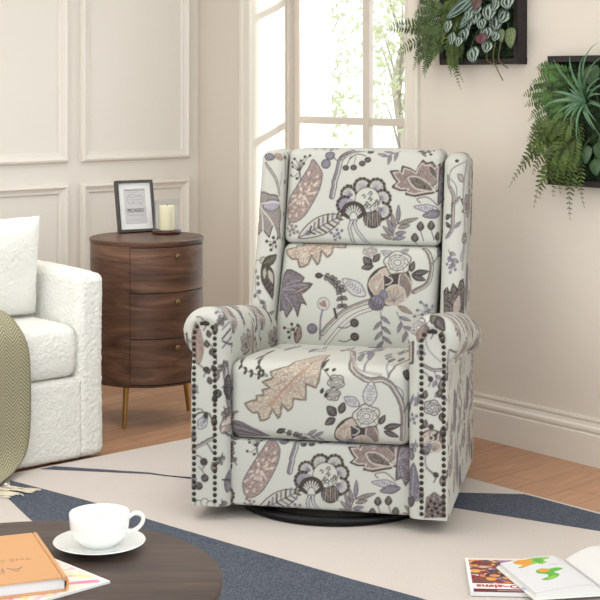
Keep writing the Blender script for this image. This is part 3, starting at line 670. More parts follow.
def chevron_mat():
    m = bpy.data.materials.new('olive_herringbone'); m.use_nodes = True; nt = m.node_tree; b = nt.nodes['Principled BSDF']; L = nt.links.new
    uv = nt.nodes.new('ShaderNodeUVMap'); uv.uv_map = 'cloth'; sx = nt.nodes.new('ShaderNodeSeparateXYZ'); L(uv.outputs[0], sx.inputs[0])
    def mth(op, a, bb=None):
        n = nt.nodes.new('ShaderNodeMath'); n.operation = op
        for i, v in enumerate((a, bb)):
            if v is None: continue
            if isinstance(v, (int, float)): n.inputs[i].default_value = v
            else: L(v, n.inputs[i])
        return n.outputs[0]
    tri = mth('PINGPONG', sx.outputs[0], .028)
    w = mth('ADD', mth('MULTIPLY', tri, 1.1), sx.outputs[1])
    st = mth('PINGPONG', w, .0062)
    r = nt.nodes.new('ShaderNodeMapRange'); r.inputs['From Min'].default_value = .0012; r.inputs['From Max'].default_value = .0034; L(st, r.inputs[0])
    mx = nt.nodes.new('ShaderNodeMix'); mx.data_type = 'RGBA'; mx.inputs[6].default_value = rgba((116, 110, 84)); mx.inputs[7].default_value = rgba((168, 164, 138)); L(r.outputs[0], mx.inputs[0])
    L(mx.outputs[2], b.inputs['Base Color']); b.inputs['Roughness'].default_value = .95; b.inputs['Specular IOR Level'].default_value = .1
    bp = nt.nodes.new('ShaderNodeBump'); bp.inputs['Distance'].default_value = .002; bp.inputs['Strength'].default_value = .6; L(r.outputs[0], bp.inputs['Height']); L(bp.outputs[0], b.inputs['Normal'])
    return m
M['herringbone'] = chevron_mat()
def leaf_mat(name, col, col2=None, rough=.5, trans=.25, vary=.3):
    m = mat(name, col, rough, vary=vary, vscale=30, spec=.35)
    b = m.node_tree.nodes['Principled BSDF']; b.inputs['Transmission Weight'].default_value = 0
    return m
M['fern'] = leaf_mat('fern_green', (58, 86, 36)); M['fern2'] = leaf_mat('fern_olive', (62, 78, 30)); M['fern3'] = leaf_mat('fern_deep', (58, 76, 36))
M['airplant'] = leaf_mat('grey_green_leaf', (84, 116, 86), vary=.15)
M['round_leaf'] = leaf_mat('round_leaf', (58, 92, 52)); M['purple'] = leaf_mat('purple_leaf', (96, 44, 60)); M['stem'] = mat('plant_stem', (96, 84, 50), .7)
M['pat_leaf'] = mat_attr('striped_leaf', rough=.35, spec=.5, bump=0)
M['tree_leaf'] = mat('sunlit_tree_leaf', (190, 194, 160), .7, vary=.1, vscale=3)
_nt = M['tree_leaf'].node_tree; _tl = _nt.nodes.new('ShaderNodeBsdfTranslucent'); _tl.inputs[0].default_value = rgba((200, 206, 166)); _ad = _nt.nodes.new('ShaderNodeMixShader'); _ad.inputs[0].default_value = .55
_nt.links.new(_nt.nodes['Principled BSDF'].outputs[0], _ad.inputs[1]); _nt.links.new(_tl.outputs[0], _ad.inputs[2]); _nt.links.new(_ad.outputs[0], _nt.nodes['Material Output'].inputs[0]); M['bark'] = mat('pale_bark', (170, 160, 145), .9)
M['render'] = mat('white_render', (250, 250, 248), .9); M['ground'] = mat('outdoor_paving', (206, 204, 196), .9, vary=.05)

# ------------------------------------------------------------------ the room (its own axes: x along the window wall, y out through it)
RB = (0.837, 5.297, 0); RA = math.radians(-50.44)
def RW(x, y, z=0): return Vector((RB[0]+.6369*x+.7710*y, RB[1]-.7710*x+.6369*y, z))
def struct(o): o['kind'] = 'structure'; return o
XL, XR, YN, ZC = -2.047, 2.6, -6.6, 2.75      # left wall, far right end, near end, ceiling
OX0, OX1, OZ1 = -1.642, -0.662, 2.25           # window opening
WD = .226
b = MB(); b.box(XL-.3, XR, YN, .35, -.1, 0); fl = struct(b.obj('floor', M['floor'], loc=RB, rotz=RA, smooth=False))
b = MB(); b.box(XL-.3, XR, YN, .35, ZC, ZC+.1); struct(b.obj('ceiling', M['ceiling'], loc=RB, rotz=RA, smooth=False))
b = MB()
b.box(XL-.3, OX0, 0, .262, 0, ZC); b.box(OX1, XR, 0, .262, 0, ZC); b.box(OX0, OX1, 0, .262, OZ1, ZC); b.box(OX0, OX1, 0, .262, 0, .02)
struct(b.obj('wall_right', M['wall'], loc=RB, rotz=RA, smooth=False))
b = MB(); b.box(XL-.3, XL, YN, 0, 0, ZC); struct(b.obj('wall_left', M['panelling'], loc=RB, rotz=RA, smooth=False))

def sweep_rect(name, rects, prof, m, place):
    """mitred moulding around rectangles; prof = list of (inset, height off the wall); place(a, z, h) -> local point"""
    for (a0, a1, z0, z1) in rects:
        b = MB(); n = len(prof); vs_ = []
        for (sa, sz) in ((0, 0), (1, 0), (1, 1), (0, 1)):
            for ins, h in prof:
                a = a0+ins if not sa else a1-ins; z = z0+ins if not sz else z1-ins
                vs_.append(place(a, z, h))
        fs = [(c*n+i, c*n+(i+1) % n, ((c+1) % 4)*n+(i+1) % n, ((c+1) % 4)*n+i) for c in range(4) for i in range(n)]
        b.add(vs_, fs); o = b.obj(name, m, loc=RB, rotz=RA, smooth=False); struct(o)
mould = [(0, -.002), (0, .010), (.006, .022), (.014, .025), (.020, .018), (.030, .012), (.040, .010), (.044, .004), (.044, -.002)]
ups = [(.055, .628, .955, 2.5), (.690, 1.30, .955, 2.5), (1.36, 1.97, .955, 2.5), (2.03, 2.64, .955, 2.5)]
lows = [(a, c, .26, .865) for a, c, _, _ in ups]
for k, rc in enumerate(ups+lows):
    sweep_rect('trim_%d' % (k+1), [rc], mould, M['panelling'], lambda a, z, h: (XL+h, -a, z))
def skirting(name, prof, p0, p1, place):
    b = MB(); n = len(prof); vs_ = [place(p, d, z) for p in (p0, p1) for d, z in prof]
    fs = [(i, (i+1) % n, n+(i+1) % n, n+i) for i in range(n)]+[tuple(range(n)), tuple(range(n, 2*n))]
    b.add(vs_, fs); return struct(b.obj(name, M['trim'], loc=RB, rotz=RA, smooth=False))
sk = [(-.001, 0), (.020, 0), (.020, .105), (.015, .109), (.015, .114), (.019, .118), (.019, .128), (.012, .135), (.009, .146), (.012, .154), (.010, .162), (-.001, .162)]
skirting('baseboard_right', sk, OX1+.075, XR, lambda p, d, z: (p, -d, z))
skirting('baseboard_left', sk, 0, YN, lambda p, d, z: (XL+d, p, z))
cas = [(0, -.001), (0, .016), (.008, .018), (.012, .012), (.03, .014), (.045, .014), (.052, .020), (.066, .022), (.072, .016), (.072, -.001)]
n = len(cas)
def casing(name, xa, sgn):
    b = MB(); vs_ = [(xa+sgn*a, -h, z) for z in (0, OZ1+.07) for a, h in cas]
    b.add(vs_, [(i, (i+1) % n, n+(i+1) % n, n+i) for i in range(n)]+[tuple(range(n)), tuple(range(n, 2*n))])
    return struct(b.obj(name, M['trim'], loc=RB, rotz=RA, smooth=False))
casing('trim_9', OX0, -1); casing('trim_10', OX1, 1)
b = MB(); b.box(OX0, OX1, -.018, 0, OZ1, OZ1+.07); struct(b.obj('trim_11', M['trim'], loc=RB, rotz=RA, smooth=False))

# window: casement frame with muntins, each pane a child
win = MB(); y0, y1 = WD, WD+.024
xs = [(-1.587, -1.172), (-1.132, -.722)]; zs = [(.06, .548), (.586, 1.118), (1.150, 1.664), (1.697, 2.19)]
win.box(OX0, xs[0][0], y0, y1, .02, OZ1); win.box(xs[1][1], OX1, y0, y1, .02, OZ1); win.box(xs[0][1], xs[1][0], y0, y1, .02, OZ1)
for x0, x1 in xs:
    for za, zb in ((.02, .06), (.548, .586), (1.118, 1.150), (1.664, 1.697), (2.19, OZ1)): win.box(x0, x1, y0+.004, y1-.004, za, zb)
wo = struct(win.obj('window_1', M['window_frame'], loc=RB, rotz=RA, smooth=False))
for x0, x1 in xs:
    for za, zb in zs:
        b = MB(); b.box(x0-.003, x1+.003, y0+.010, y0+.014, za-.003, zb+.003); b.obj('window_pane', M['pane'], wo, smooth=False)
b = MB(); b.box(OX0, OX0+.012, WD-.03, WD, .02, OZ1); b.obj('window_stop', M['window_frame'], wo, smooth=False)

# outdoors
b = MB(); b.box(-14, 16, .36, 24, -.3, -.12); struct(b.obj('ground', M['ground'], loc=RB, rotz=RA, smooth=False))

def tree(loc, h, R, seed, name, label, clusters):
    rng = random.Random(seed); r = empty(name, loc, 0, label, 'tree', None)
    t = MB(); top = Vector((.1, .1, h*.8))
    t.tube([(0, 0, 0), (.05, 0, h*.3), (-.04, .05, h*.55), tuple(top)], [.05, .04, .03, .015], 8)
    L = MB()
    for k in range(clusters):
        a = rng.uniform(0, 6.28); rr = R*math.sqrt(rng.random()); z = rng.uniform(.38, 1.05)*h
        c = Vector((rr*math.cos(a), rr*math.sin(a), z)); t.tube([(0, 0, z*.7), tuple(c*.6+Vector((0, 0, z*.3))), tuple(c)], [.012, .008, .004], 5)
        for j in range(70):
            p = c+Vector((rng.gauss(0, .12), rng.gauss(0, .12), rng.gauss(0, .12))); s = rng.uniform(.022, .045)
            d = Vector((rng.gauss(0, 1), rng.gauss(0, 1), rng.gauss(0, 1))).normalized(); e = d.cross(Vector((rng.gauss(0, 1), rng.gauss(0, 1), .3))).normalized()
            L.add([p-d*s, p+e*s*.45, p+d*s, p-e*s*.45], [(0, 1, 2, 3)])
    me = pydata('trunk', t.v, t.f); link('trunk', me, M['bark'], r)
    me = pydata('crown', L.v, L.f); link('crown', me, M['tree_leaf'], r)
    return r
tree((.80, 12.0, -.12), 2.55, .42, 4, 'garden_tree', 'pale green tree outside, seen through the right-hand window panes', 12)
tree((.10, 13.4, -.12), 2.75, .50, 9, 'garden_tree', 'denser pale green tree outside, right beside the white pillar', 17)
# white pillar outside
b = MB(); b.box(-.19, .19, -.19, .19, -.12, 3.2); b.box(-.22, .22, -.22, .22, -.12, .05); b.box(-.22, .22, -.22, .22, 3.2, 3.3)
tag(b.obj('garden_pillar', M['render'], bevel=.004, loc=(-.005, 8.9, 0), rotz=0, smooth=False), 'plain white pillar outside behind the left window panes', 'pillar')

# ------------------------------------------------------------------ rug
# rug axes: same room axes; far corner at (-.11, 5.66)
RC = Vector((-.137, 5.691, 0)); d1 = Vector((-.663, .748, 0)); d2 = Vector((.748, .663, 0))
rug = empty('area_rug', (RC.x, RC.y, 0), math.atan2(-.748, .663), 'large cream and charcoal geometric rug under the armchair', 'rug')
def to_rug(P): d = Vector((P[0], P[1], 0))-RC; return (-(d.dot(d1)), d.dot(d2))
RWd, RLn = 3.2, 4.4          # x 0..RWd toward the right/near, y 0..-RLn toward the left/near
def clip(poly):
    for ax, lim, sg in ((0, .018, 1), (0, RWd-.018, -1), (1, -.018, -1), (1, -RLn+.018, 1)):
        out = []
        for i in range(len(poly)):
            a, c = poly[i-1], poly[i]; ia = (a[ax]-lim)*sg >= 0; ic = (c[ax]-lim)*sg >= 0
            if ia != ic:
                t = (lim-a[ax])/(c[ax]-a[ax]); out.append((a[0]+(c[0]-a[0])*t, a[1]+(c[1]-a[1])*t))
            if ic: out.append(c)
        poly = out
    return poly
b = MB(); b.box(0, RWd, -RLn, 0, .0005, .008); b.obj('rug_pile', M['rug_cream'], rug, bevel=.003)
# floor points of the dark inlays, in metres
inlays = {
 'rug_wide_band': [(-.984, 5.150), (-.910, 4.926), (-.93, 4.81), (-.811, 4.456), (-.70, 3.9), (.0, 2.2), (1.9, 2.2), (.288, 3.78), (.130, 3.914), (-.378, 4.375), (-.651, 4.634), (-.95, 4.872)],
 'rug_wedge': [(.12, 4.77), (.498, 4.73), (.84, 4.70), (1.02, 4.40), (1.3, 4.12), (1.3, 3.95), (.865, 4.328), (.46, 4.57)],
 'rug_thin_line': [(-.958, 5.087), (-.945, 5.030), (-.50, 4.955), (.12, 4.76), (.12, 4.775), (-.36, 4.895), (-.50, 4.972)]}
inlays['rug_wide_band'] = [(-.943, 4.876), (-.651, 4.634), (-.378, 4.375), (.130, 3.914), (.288, 3.78), (1.9, 2.3), (.6, 2.0), (-.4, 3.7), (-.811, 4.466), (-.905, 4.66)]
for nm, pts in inlays.items():
    q = clip([to_rug(p) for p in pts])
    b = MB(); k = len(q); b.add([(x, y, .0075) for x, y in q]+[(x, y, .0092) for x, y in q], [tuple(range(k, 2*k)), tuple(range(k))[::-1]]+[(i, (i+1) % k, k+(i+1) % k, k+i) for i in range(k)])
    b.obj(nm, M['rug_dark'], rug, smooth=False)
RZ = .0085

# ------------------------------------------------------------------ armchair
CO = (.0485, 4.366, 0); CA = math.radians(-12.3)
chair = empty('recliner_armchair', (CO[0], CO[1], .008), CA, 'large cream wingback recliner with grey and rust floral print and nailhead trim', 'armchair')
def cz(o): o.location.z -= .008; return o
cH, cB, cS = cloth_H(), cloth_B(), cloth_S(); cWL, cWR = cloth_wing(-1, 11), cloth_wing(1, 12); cAL, cAR = cloth_arm(-1, 21), cloth_arm(1, 22)
def fb(z): return .765+.27*(z-1.075)
INK = .69      # overall lightness of the dyed cloth
def paint(cv, cu, cvv, UV):
    return cv.sample(cu[0]+cu[1]*UV[:, 0]+cu[2]*UV[:, 1], cvv[0]+cvv[1]*UV[:, 0]+cvv[2]*UV[:, 1])*INK
def upholstered(name, parent, box, r, h, cv, cu, cvv, deform):
    V, F, UV = rbox(*box, r, *h, deform=deform); o = link(name, npmesh(name, V, F, paint(cv, cu, cvv, UV)), M['fabric'], parent)
    if parent is chair: cz(o)
    return o
XO = .010
def bulge(P, x0, x1, z0, z1, amt):
    u = np.clip((P[:, 0]-x0)/(x1-x0), 0, 1); w = np.clip((P[:, 2]-z0)/(z1-z0), 0, 1)
    return amt*(1-(2*u-1)**4)*(1-(2*w-1)**4)
def head_def(P):
    P = P.copy(); P[:, 1] -= bulge(P, -.258, .278, .75, 1.071, .016)*(P[:, 1] < .05)
    P[:, 2] += .004*np.cos((P[:, 0]-XO)/.27*1.3)*(P[:, 2] > .95)
    P[:, 1] += fb(P[:, 2]); return P
KH = ([347.4, 292.14, 13.75], [473.92, 5.0, -302.48])
KB = ([335.82, 297.05, 28.78], [481.76, 9.39, -312.75])
upholstered('headrest_cushion', chair, (-.258, .278, .008, .15, .756, 1.070), .026, (.0021, .008, .0021), cH, *KH, head_def)
def back_def(P):
    P = P.copy(); P[:, 1] -= bulge(P, -.262, .282, .42, .765, .022)*(P[:, 1] < .05); P[:, 1] += fb(P[:, 2])
    k = np.clip((.75-P[:, 2])/.33, 0, 1); P[:, 0] -= .016*k; return P
upholstered('back_cushion', chair, (-.258, .278, .008, .15, .40, .755), .030, (.0021, .008, .0021), cB, *KB, back_def)
def wing_def(P): P = P.copy(); P[:, 1] += fb(P[:, 2]); return P
def wing_l(P): P = wing_def(P); P[:, 0] -= .014*np.clip((.75-P[:, 2])/.33, 0, 1); return P
upholstered('wing', chair, (-.346, -.262, -.03, .15, .40, 1.068), .030, (.0021, .004, .0025), cWL, [335.44, 287.77, 24.15], [476.58, 6.71, -304.03], wing_l)
upholstered('wing', chair, (.284, .364, -.03, .15, .40, 1.062), .036, (.0021, .0022, .0025), cWR, [347.7, 303.46, 9.35], [483.25, 7.08, -312.59], wing_def)
def shell_def(P): P = P.copy(); P[:, 1] += fb(P[:, 2]); return P
upholstered('outside_back', chair, (-.345, .362, .135, .21, .10, 1.05), .03, (.006, .01, .006), cH, *KH, shell_def)
def seat_def(P):
    P = P.copy(); y = P[:, 1]; top = np.clip((P[:, 2]-.35)/.12, 0, 1); s = np.clip((y-.03)/.55, 0, 1)
    P[:, 2] += top*(-.046*s+.012*np.sin(PI*np.clip(s*1.2, 0, 1))*np.cos(P[:, 0]/.27*1.3))
    P[:, 1] -= bulge(P, -.27, .27, .245, .478, .014)*(P[:, 1] < .12)
    return P
upholstered('seat_cushion', chair, (-.272, .272, .028, .64, .246, .478), .036, (.0021, .0045, .0021), cS, [318.64, 335.11, 0], [528.1, 15.95, -342.06], seat_def)
def foot_def(P): P = P.copy(); P[:, 1] -= bulge(P, -.27, .27, .05, .245, .006)*(P[:, 1] < .07); return P
# the footrest is cut from the same stretch of cloth as the headrest
upholstered('footrest_panel', chair, (-.272, .272, .034, .14, .048, .243), .009, (.0021, .01, .0021), cH, [319.32+42, 334.4, 0], [527.11-275, 19.27, -341.3], foot_def)
upholstered('chair_body', chair, (-.262, .262, .15, .74, .06, .40), .01, (.03, .03, .03), cB, *KB, None)
b = MB(); b.box(-.36, .36, .05, .73, .055, .075); cz(b.obj('underside_lining', M['lining'], chair, smooth=False))

# arms: keyhole-shaped front with a rolled top, swept to the back
RXC, RZC, RR = .338, .560, .0735
def arm_profile(z):
    inn = np.where(z < RZC, .268-.0035*np.clip((z-.45)/.11, 0, 1), RXC-np.sqrt(np.maximum(RR**2-(z-RZC)**2, 0)))
    circ = RXC+np.sqrt(np.maximum(RR**2-np.minimum(np.abs(z-RZC), RR)**2, 0))
    zz = RZC-np.sqrt(RR**2-(.381-RXC)**2)            # where the roll leaves the side panel
    out = np.where(z > zz, np.maximum(circ, .381), .381)
    out = np.where(z >= RZC, circ, out)
    return inn, out
def arm_front(x, z, side):
    """depth of the upholstered front surface behind the front plane (x positive outwards)"""
    inn, out = arm_profile(z)
    dr = RR-np.hypot(x-RXC, z-RZC)
    di, do = x-inn, out-x
    k = np.clip((z-.44)/.08, 0, 1)                    # roll rounding comes in at the top
    R = .030; d = np.where(z > RZC, dr, di); f_in = R-np.sqrt(np.maximum(R**2-np.clip(R-d, 0, R)**2, 0))
    Ro = .006+.026*k; d2_ = np.where(z > RZC, dr, do); f_out = Ro-np.sqrt(np.maximum(Ro**2-np.clip(Ro-d2_, 0, Ro)**2, 0))
    y = np.where(z > RZC, np.where(x < RXC, f_in, f_out*.0+ (np.maximum(f_in, 0))), np.maximum(f_in, f_out))
    # the nailed inner panel sits slightly back from the padded roll
    rim = np.exp(-((np.hypot(x-RXC, np.maximum(z-RZC, 0))-.050)/.011)**2)*np.clip((z-.50)/.05, 0, 1)
    return y-.006*rim
def make_arm(side, cv, fine):
    hz = .0022 if fine else .0026
    z = np.concatenate([np.arange(.05, .57, hz), RZC+.01+(RR-.01)*np.sin(np.linspace(0, PI/2, 34))])
    z = np.unique(np.round(z, 6)); z[-1] = RZC+RR-1e-5
    u = np.linspace(0, 1, 53); u = .5-.5*np.cos(PI*u)*.35-.325*(1-2*u)       # finer near the rims
    u = (u-u[0])/(u[-1]-u[0])
    inn, out = arm_profile(z)
    X = inn[:, None]*(1-u)+out[:, None]*u; Z = np.repeat(z[:, None], len(u), 1); Y = arm_front(X, Z, side)
    nz, nu = X.shape; V = [np.stack([X.ravel(), Y.ravel(), Z.ravel()], 1)]; UVl = [np.stack([X.ravel(), Z.ravel()], 1)]
    idx = np.arange(nz*nu).reshape(nz, nu); F = [np.stack([idx[:-1, :-1].ravel(), idx[:-1, 1:].ravel(), idx[1:, 1:].ravel(), idx[1:, :-1].ravel()], 1)]
    # rim path: outer bottom -> top -> inner bottom
    rim = np.concatenate([idx[:, -1], idx[-1, 1:-1][::-1], idx[::-1, 0]])
    RP = V[0][rim]; keep = [0]
    s = np.concatenate([[0], np.cumsum(np.hypot(np.diff(RP[:, 0]), np.diff(RP[:, 2])))])
    yb = .74; hy = .0045 if fine else .007; ny = int(.74/hy)
    t = (np.arange(1, ny+1)/ny)[:, None]
    base = nz*nu; nr = len(rim)
    PX = np.repeat(RP[None, :, 0], ny, 0); PZ = np.repeat(RP[None, :, 2], ny, 0); PY = RP[None, :, 1]*(1-t)+yb*t
    # the roll softens and dips at the far end where it meets the wing
    kk = np.clip((PY-.04)/.60, 0, 1); up = np.clip((PZ-.20)/.36, 0, 1); PZ = PZ-(kk*.082+np.clip((PY-.55)/.16, 0, 1)**2*.03)*up
    V.append(np.stack([PX.ravel(), PY.ravel(), PZ.ravel()], 1))
    outer = np.arange(nr) < nz
    U2 = np.where(outer, RP[:, 0]+0, RP[:, 0]); itop = nz+(nu-2)//2
    # unfolded cloth: outside panel and roll run back as +u ; inside runs back as -u
    sc = np.where(np.arange(nr) < itop, 1, -1)
    cu = np.where(outer, np.maximum(RP[:, 0], .38), RP[:, 0]); 
    CU = np.repeat(cu[None], ny, 0)+(PY-RP[None, :, 1])*sc[None]; CZ = np.repeat(RP[None, :, 2], ny, 0)
    # on top of the roll the cloth runs back along v instead
    topm = np.clip((RP[:, 2]-.60)/.01, 0, 1)[None]
    UVl.append(np.stack([CU.ravel(), CZ.ravel()], 1))
    g = np.concatenate([rim[None], base+np.arange(ny*nr).reshape(ny, nr)]); 
    F.append(np.stack([g[:-1, :-1].ravel(), g[1:, :-1].ravel(), g[1:, 1:].ravel(), g[:-1, 1:].ravel()], 1))
    V = np.concatenate(V); UV = np.concatenate(UVl); F = np.concatenate(F)
    # back cap
    last = g[-1]; m = nr//2; cap = [[last[i], last[i+1], last[nr-2-i], last[nr-1-i]] for i in range(m-1)]
    F = np.concatenate([F, np.array(cap)])
    V = V.copy(); V[:, 0] *= side
    if side < 0: F = F[:, ::-1]
    cols = cv.sample((UV[:, 0]-RXC)*side/.003, (.66-UV[:, 1])/.003)*INK
    return cz(link('arm', npmesh('arm', V, F, cols), M['fabric'], chair))
armL = make_arm(-1, cAL, False); armR = make_arm(1, cAR, True)
for a, nm in ((armL, 'rolled arm'), (armR, 'rolled arm')): pass
# nailheads: two columns joined by an arch on each arm front
nb = MB(); nb.lathe([(.0064, 0), (.0062, .0016), (.0049, .0038), (.0028, .0050), (0, .0054)], 12)
bm = bmesh.new(); me_nail = pydata('nailhead', [(x, -z, y) for x, y, z in nb.v], nb.f); bm.from_mesh(me_nail); bmesh.ops.remove_doubles(bm, verts=bm.verts, dist=1e-6); bmesh.ops.recalc_face_normals(bm, faces=bm.faces); bm.to_mesh(me_nail); bm.free()
me_nail.materials.append(M['nail']); me_nail.polygons.foreach_set('use_smooth', [True]*len(me_nail.polygons))
def nail_spots():
    pts = []; step = .0178; r = .031
    zs_ = np.arange(.066, RZC-.002, step)
    pts += [(RXC+r+.002, z) for z in zs_]; k = int(PI*r/(step*.92))
    pts += [(RXC+r*math.cos(a), RZC+r*math.sin(a)) for a in np.linspace(.12, PI-.12, k+1)]
    pts += [(RXC-r, z) for z in zs_[::-1]]
    return pts
spots = nail_spots(); nleft = 100-len(spots)
order = sorted(range(len(spots)), key=lambda i: -spots[i][1])[:max(0, nleft)]
def nail_at(side, x, z):
    y = float(arm_front(np.array([x]), np.array([z]), side)[0]); return (side*x, y-.0003, z)
for x, z in spots:
    o = bpy.data.objects.new('nailhead', me_nail); C.objects.link(o); o.parent = armR; o.location = nail_at(1, x, z)
rest = MB()
for i, (x, z) in enumerate(spots):
    p = nail_at(-1, x, z)
    if i in order:
        o = bpy.data.objects.new('nailhead', me_nail); C.objects.link(o); o.parent = armL; o.location = p
    else: rest.add([(v[0]+p[0], -v[2]+p[1], v[1]+p[2]) for v in nb.v], nb.f)
ro = rest.obj('nailhead_row', M['nail'], armL); ro['kind'] = 'stuff'

# swivel base: flat black ring, hub and spokes
b = MB(); cy = .31
ring = [(.272, 0), (.300, 0), (.306, .006), (.306, .018), (.300, .025), (.285, .026), (.274, .020), (.270, .010)]
b.lathe(ring, 96, 0, cy, .0005, closed=True)
so = b.obj('base_ring', M['dark_metal'], chair, auto=50)
b = MB(); b.lathe([(.0, .004), (.06, .004), (.06, .03), (.03, .048), (.0, .048)], 40, 0, cy)
for k in range(4):
    a = PI/4+k*PI/2; ca, sa = math.cos(a), math.sin(a); w = .016
    b.add([(ca*r-sa*s*w, cy+sa*r+ca*s*w, z) for r in (.03, .28) for s in (-1, 1) for z in (.006, .018)], [(0, 1, 3, 2), (4, 6, 7, 5), (0, 4, 5, 1), (2, 3, 7, 6), (1, 5, 7, 3), (0, 2, 6, 4)])
b.obj('swivel_hub', M['dark_metal'], chair, auto=50)

# ------------------------------------------------------------------ nightstand
NX, NY, NR = -.595, 5.82, .219
ns = empty('drum_nightstand', (NX, NY, 0), 0, 'round dark walnut drum nightstand with three drawers and brass legs', 'nightstand')
b = MB(); b.lathe([(0, .158), (NR-.006, .158), (NR-.002, .162), (NR-.002, .686), (NR-.004, .688), (0, .688)], 128); b.obj('cabinet_body', M['walnut'], ns, auto=40)
b = MB(); b.lathe([(0, .686), (NR-.002, .686), (NR+.001, .690), (NR+.001, .700), (NR-.002, .703), (0, .703)], 128); b.obj('table_top', M['walnut'], ns, auto=40)
fa = math.radians(-90+35); hw = math.radians(46)
b = MB()   # dark panel behind the drawer fronts, shade of the gaps put in as colour
def arcpanel(b, r0, r1, a0, a1, z0, z1, n=40):
    vs_ = []; 
    for i in range(n+1):
        a = a0+(a1-a0)*i/n
        for r in (r0, r1):
            for z in (z0, z1): vs_.append((r*math.cos(a), r*math.sin(a), z))
    fs = [(0, 1, 3, 2), tuple(4*n+k for k in (0, 2, 3, 1))]
    for i in range(n):
        k = 4*i; fs += [(k+2, k+3, k+7, k+6), (k+1, k, k+4, k+5), (k+3, k+1, k+5, k+7), (k, k+2, k+6, k+4)]
    b.add(vs_, fs)
M['gap'] = mat('gap_shade', (26, 16, 12), .9)
arcpanel(b, NR-.01, NR-.0012, fa-hw, fa+hw, .166, .684); b.obj('gap_shade_panel', M['gap'], ns, smooth=False)
for k in range(3):
    z0 = .170+k*.1713; z1 = z0+.1675
    b = MB(); arcpanel(b, NR-.006, NR+.0022, fa-hw+.012, fa+hw-.012, z0, z1); dr = b.obj('drawer', M['walnut'], ns, auto=40, bevel=.0012)
    b = MB(); b.lathe([(0, 0), (.004, 0), (.004, .008), (.009, .012), (.0105, .017), (.009, .022), (0, .024)], 20)
    o = b.obj('drawer_knob', M['bronze'], dr); kp = NR+.0015; o.location = (kp*math.cos(fa), kp*math.sin(fa), z0+.136)
    o.rotation_euler = Vector((math.cos(fa), math.sin(fa), 0)).to_track_quat('Z', 'Y').to_euler()
for a in (-19, 87, 130, 268):
    a = math.radians(a-90); r0 = .180; b = MB(); b.tube([(r0*math.cos(a), r0*math.sin(a), .16), ((r0+.020)*math.cos(a), (r0+.020)*math.sin(a), 0)], [.0125, .0075], 16); b.obj('leg', M['brass'], ns, auto=60)

# picture frame
def text_mesh(txt, size, depth=.0003, bold=0.0):
    cu = bpy.data.curves.new('t', 'FONT'); cu.body = txt; cu.size = size; cu.extrude = depth; cu.offset = bold; cu.align_x = 'CENTER'; cu.align_y = 'CENTER'
    o = bpy.data.objects.new('t', cu); C.objects.link(o); bpy.context.view_layer.update()
    me = bpy.data.meshes.new_from_object(o.evaluated_get(bpy.context.evaluated_depsgraph_get())); bpy.data.objects.remove(o); me.materials.clear(); return me
def lettering(name, txt, size, m, parent, loc, rot=(0, 0, 0), sx=1.0, bold=0.0, depth=.0003):
    me = text_mesh(txt, size, depth, bold); o = link(name, me, m, parent, smooth=False); o.location = loc; o.rotation_euler = rot; o.scale = (sx, 1, 1); return o
def paper_grid(name, w, h, nx, ny, canvas, zf, m, parent, loc=(0, 0, 0)):
    x, y = np.meshgrid(np.linspace(0, w, nx), np.linspace(0, h, ny), indexing='ij'); x = x.ravel(); y = y.ravel()
    V = np.stack([x, y, zf(x, y)], 1); i = np.arange((nx-1)*(ny-1)); ii = i//(ny-1)*ny+i % (ny-1)
    F = np.stack([ii, ii+ny, ii+ny+1, ii+1], 1)
    cols = canvas.sample(x*1000, (h-y)*1000, wrap=False); o = link(name, npmesh(name, V, F, cols), m, parent); o.location = loc; return o

# ------------------------------------------------------------------ framed print leaning on its easel
pf = empty('picture_frame', (-.7125, 5.922, .7035), math.radians(28), 'small charcoal picture frame with a white mat on the nightstand', 'picture frame')
W_, H_, T_ = .158, .207, .022; ln = math.radians(12)
def lean(o): o.rotation_euler = (-ln, 0, 0); o.location = (0, 0, .004); return o
b = MB(); fw = .0105
for x0, x1, z0, z1 in ((0, W_, 0, fw), (0, W_, H_-fw, H_), (0, fw, fw, H_-fw), (W_-fw, W_, fw, H_-fw)): b.box(x0, x1, 0, T_, z0, z1)
lean(b.obj('frame', M['black_frame'], pf, smooth=False, bevel=.0008))
b = MB(); b.box(fw-.001, W_-fw+.001, .010, T_-.001, fw-.001, H_-fw+.001); lean(b.obj('mat_board', M['mat_board'], pf, smooth=False))
c = Canvas(0, 0, 92, 142, q=4, bgc=(204, 203, 203))
c.line([(6, 7), (86, 7)], 3.4, (120, 118, 118), 0); c.line([(20, 15), (62, 15)], 1.2, (150, 148, 148), 0)
for pts in ([(18, 30), (30, 24), (44, 26), (56, 34), (66, 30), (78, 34), (80, 52), (72, 64), (60, 56), (52, 44), (40, 52), (28, 62), (18, 58), (14, 44), (18, 30)], [(24, 30), (36, 36), (48, 34)], [(58, 30), (72, 28)], [(34, 58), (46, 60), (54, 64)], [(60, 44), (74, 44)], [(66, 58), (70, 66)], [(22, 40), (28, 46), (36, 44)]):
    c.line(pts, 1.0, (120, 118, 118))
c.line([(12, 108), (80, 108)], 1.6, (130, 128, 128), 0); c.line([(26, 125), (68, 125)], 1.6, (160, 158, 158), 0)
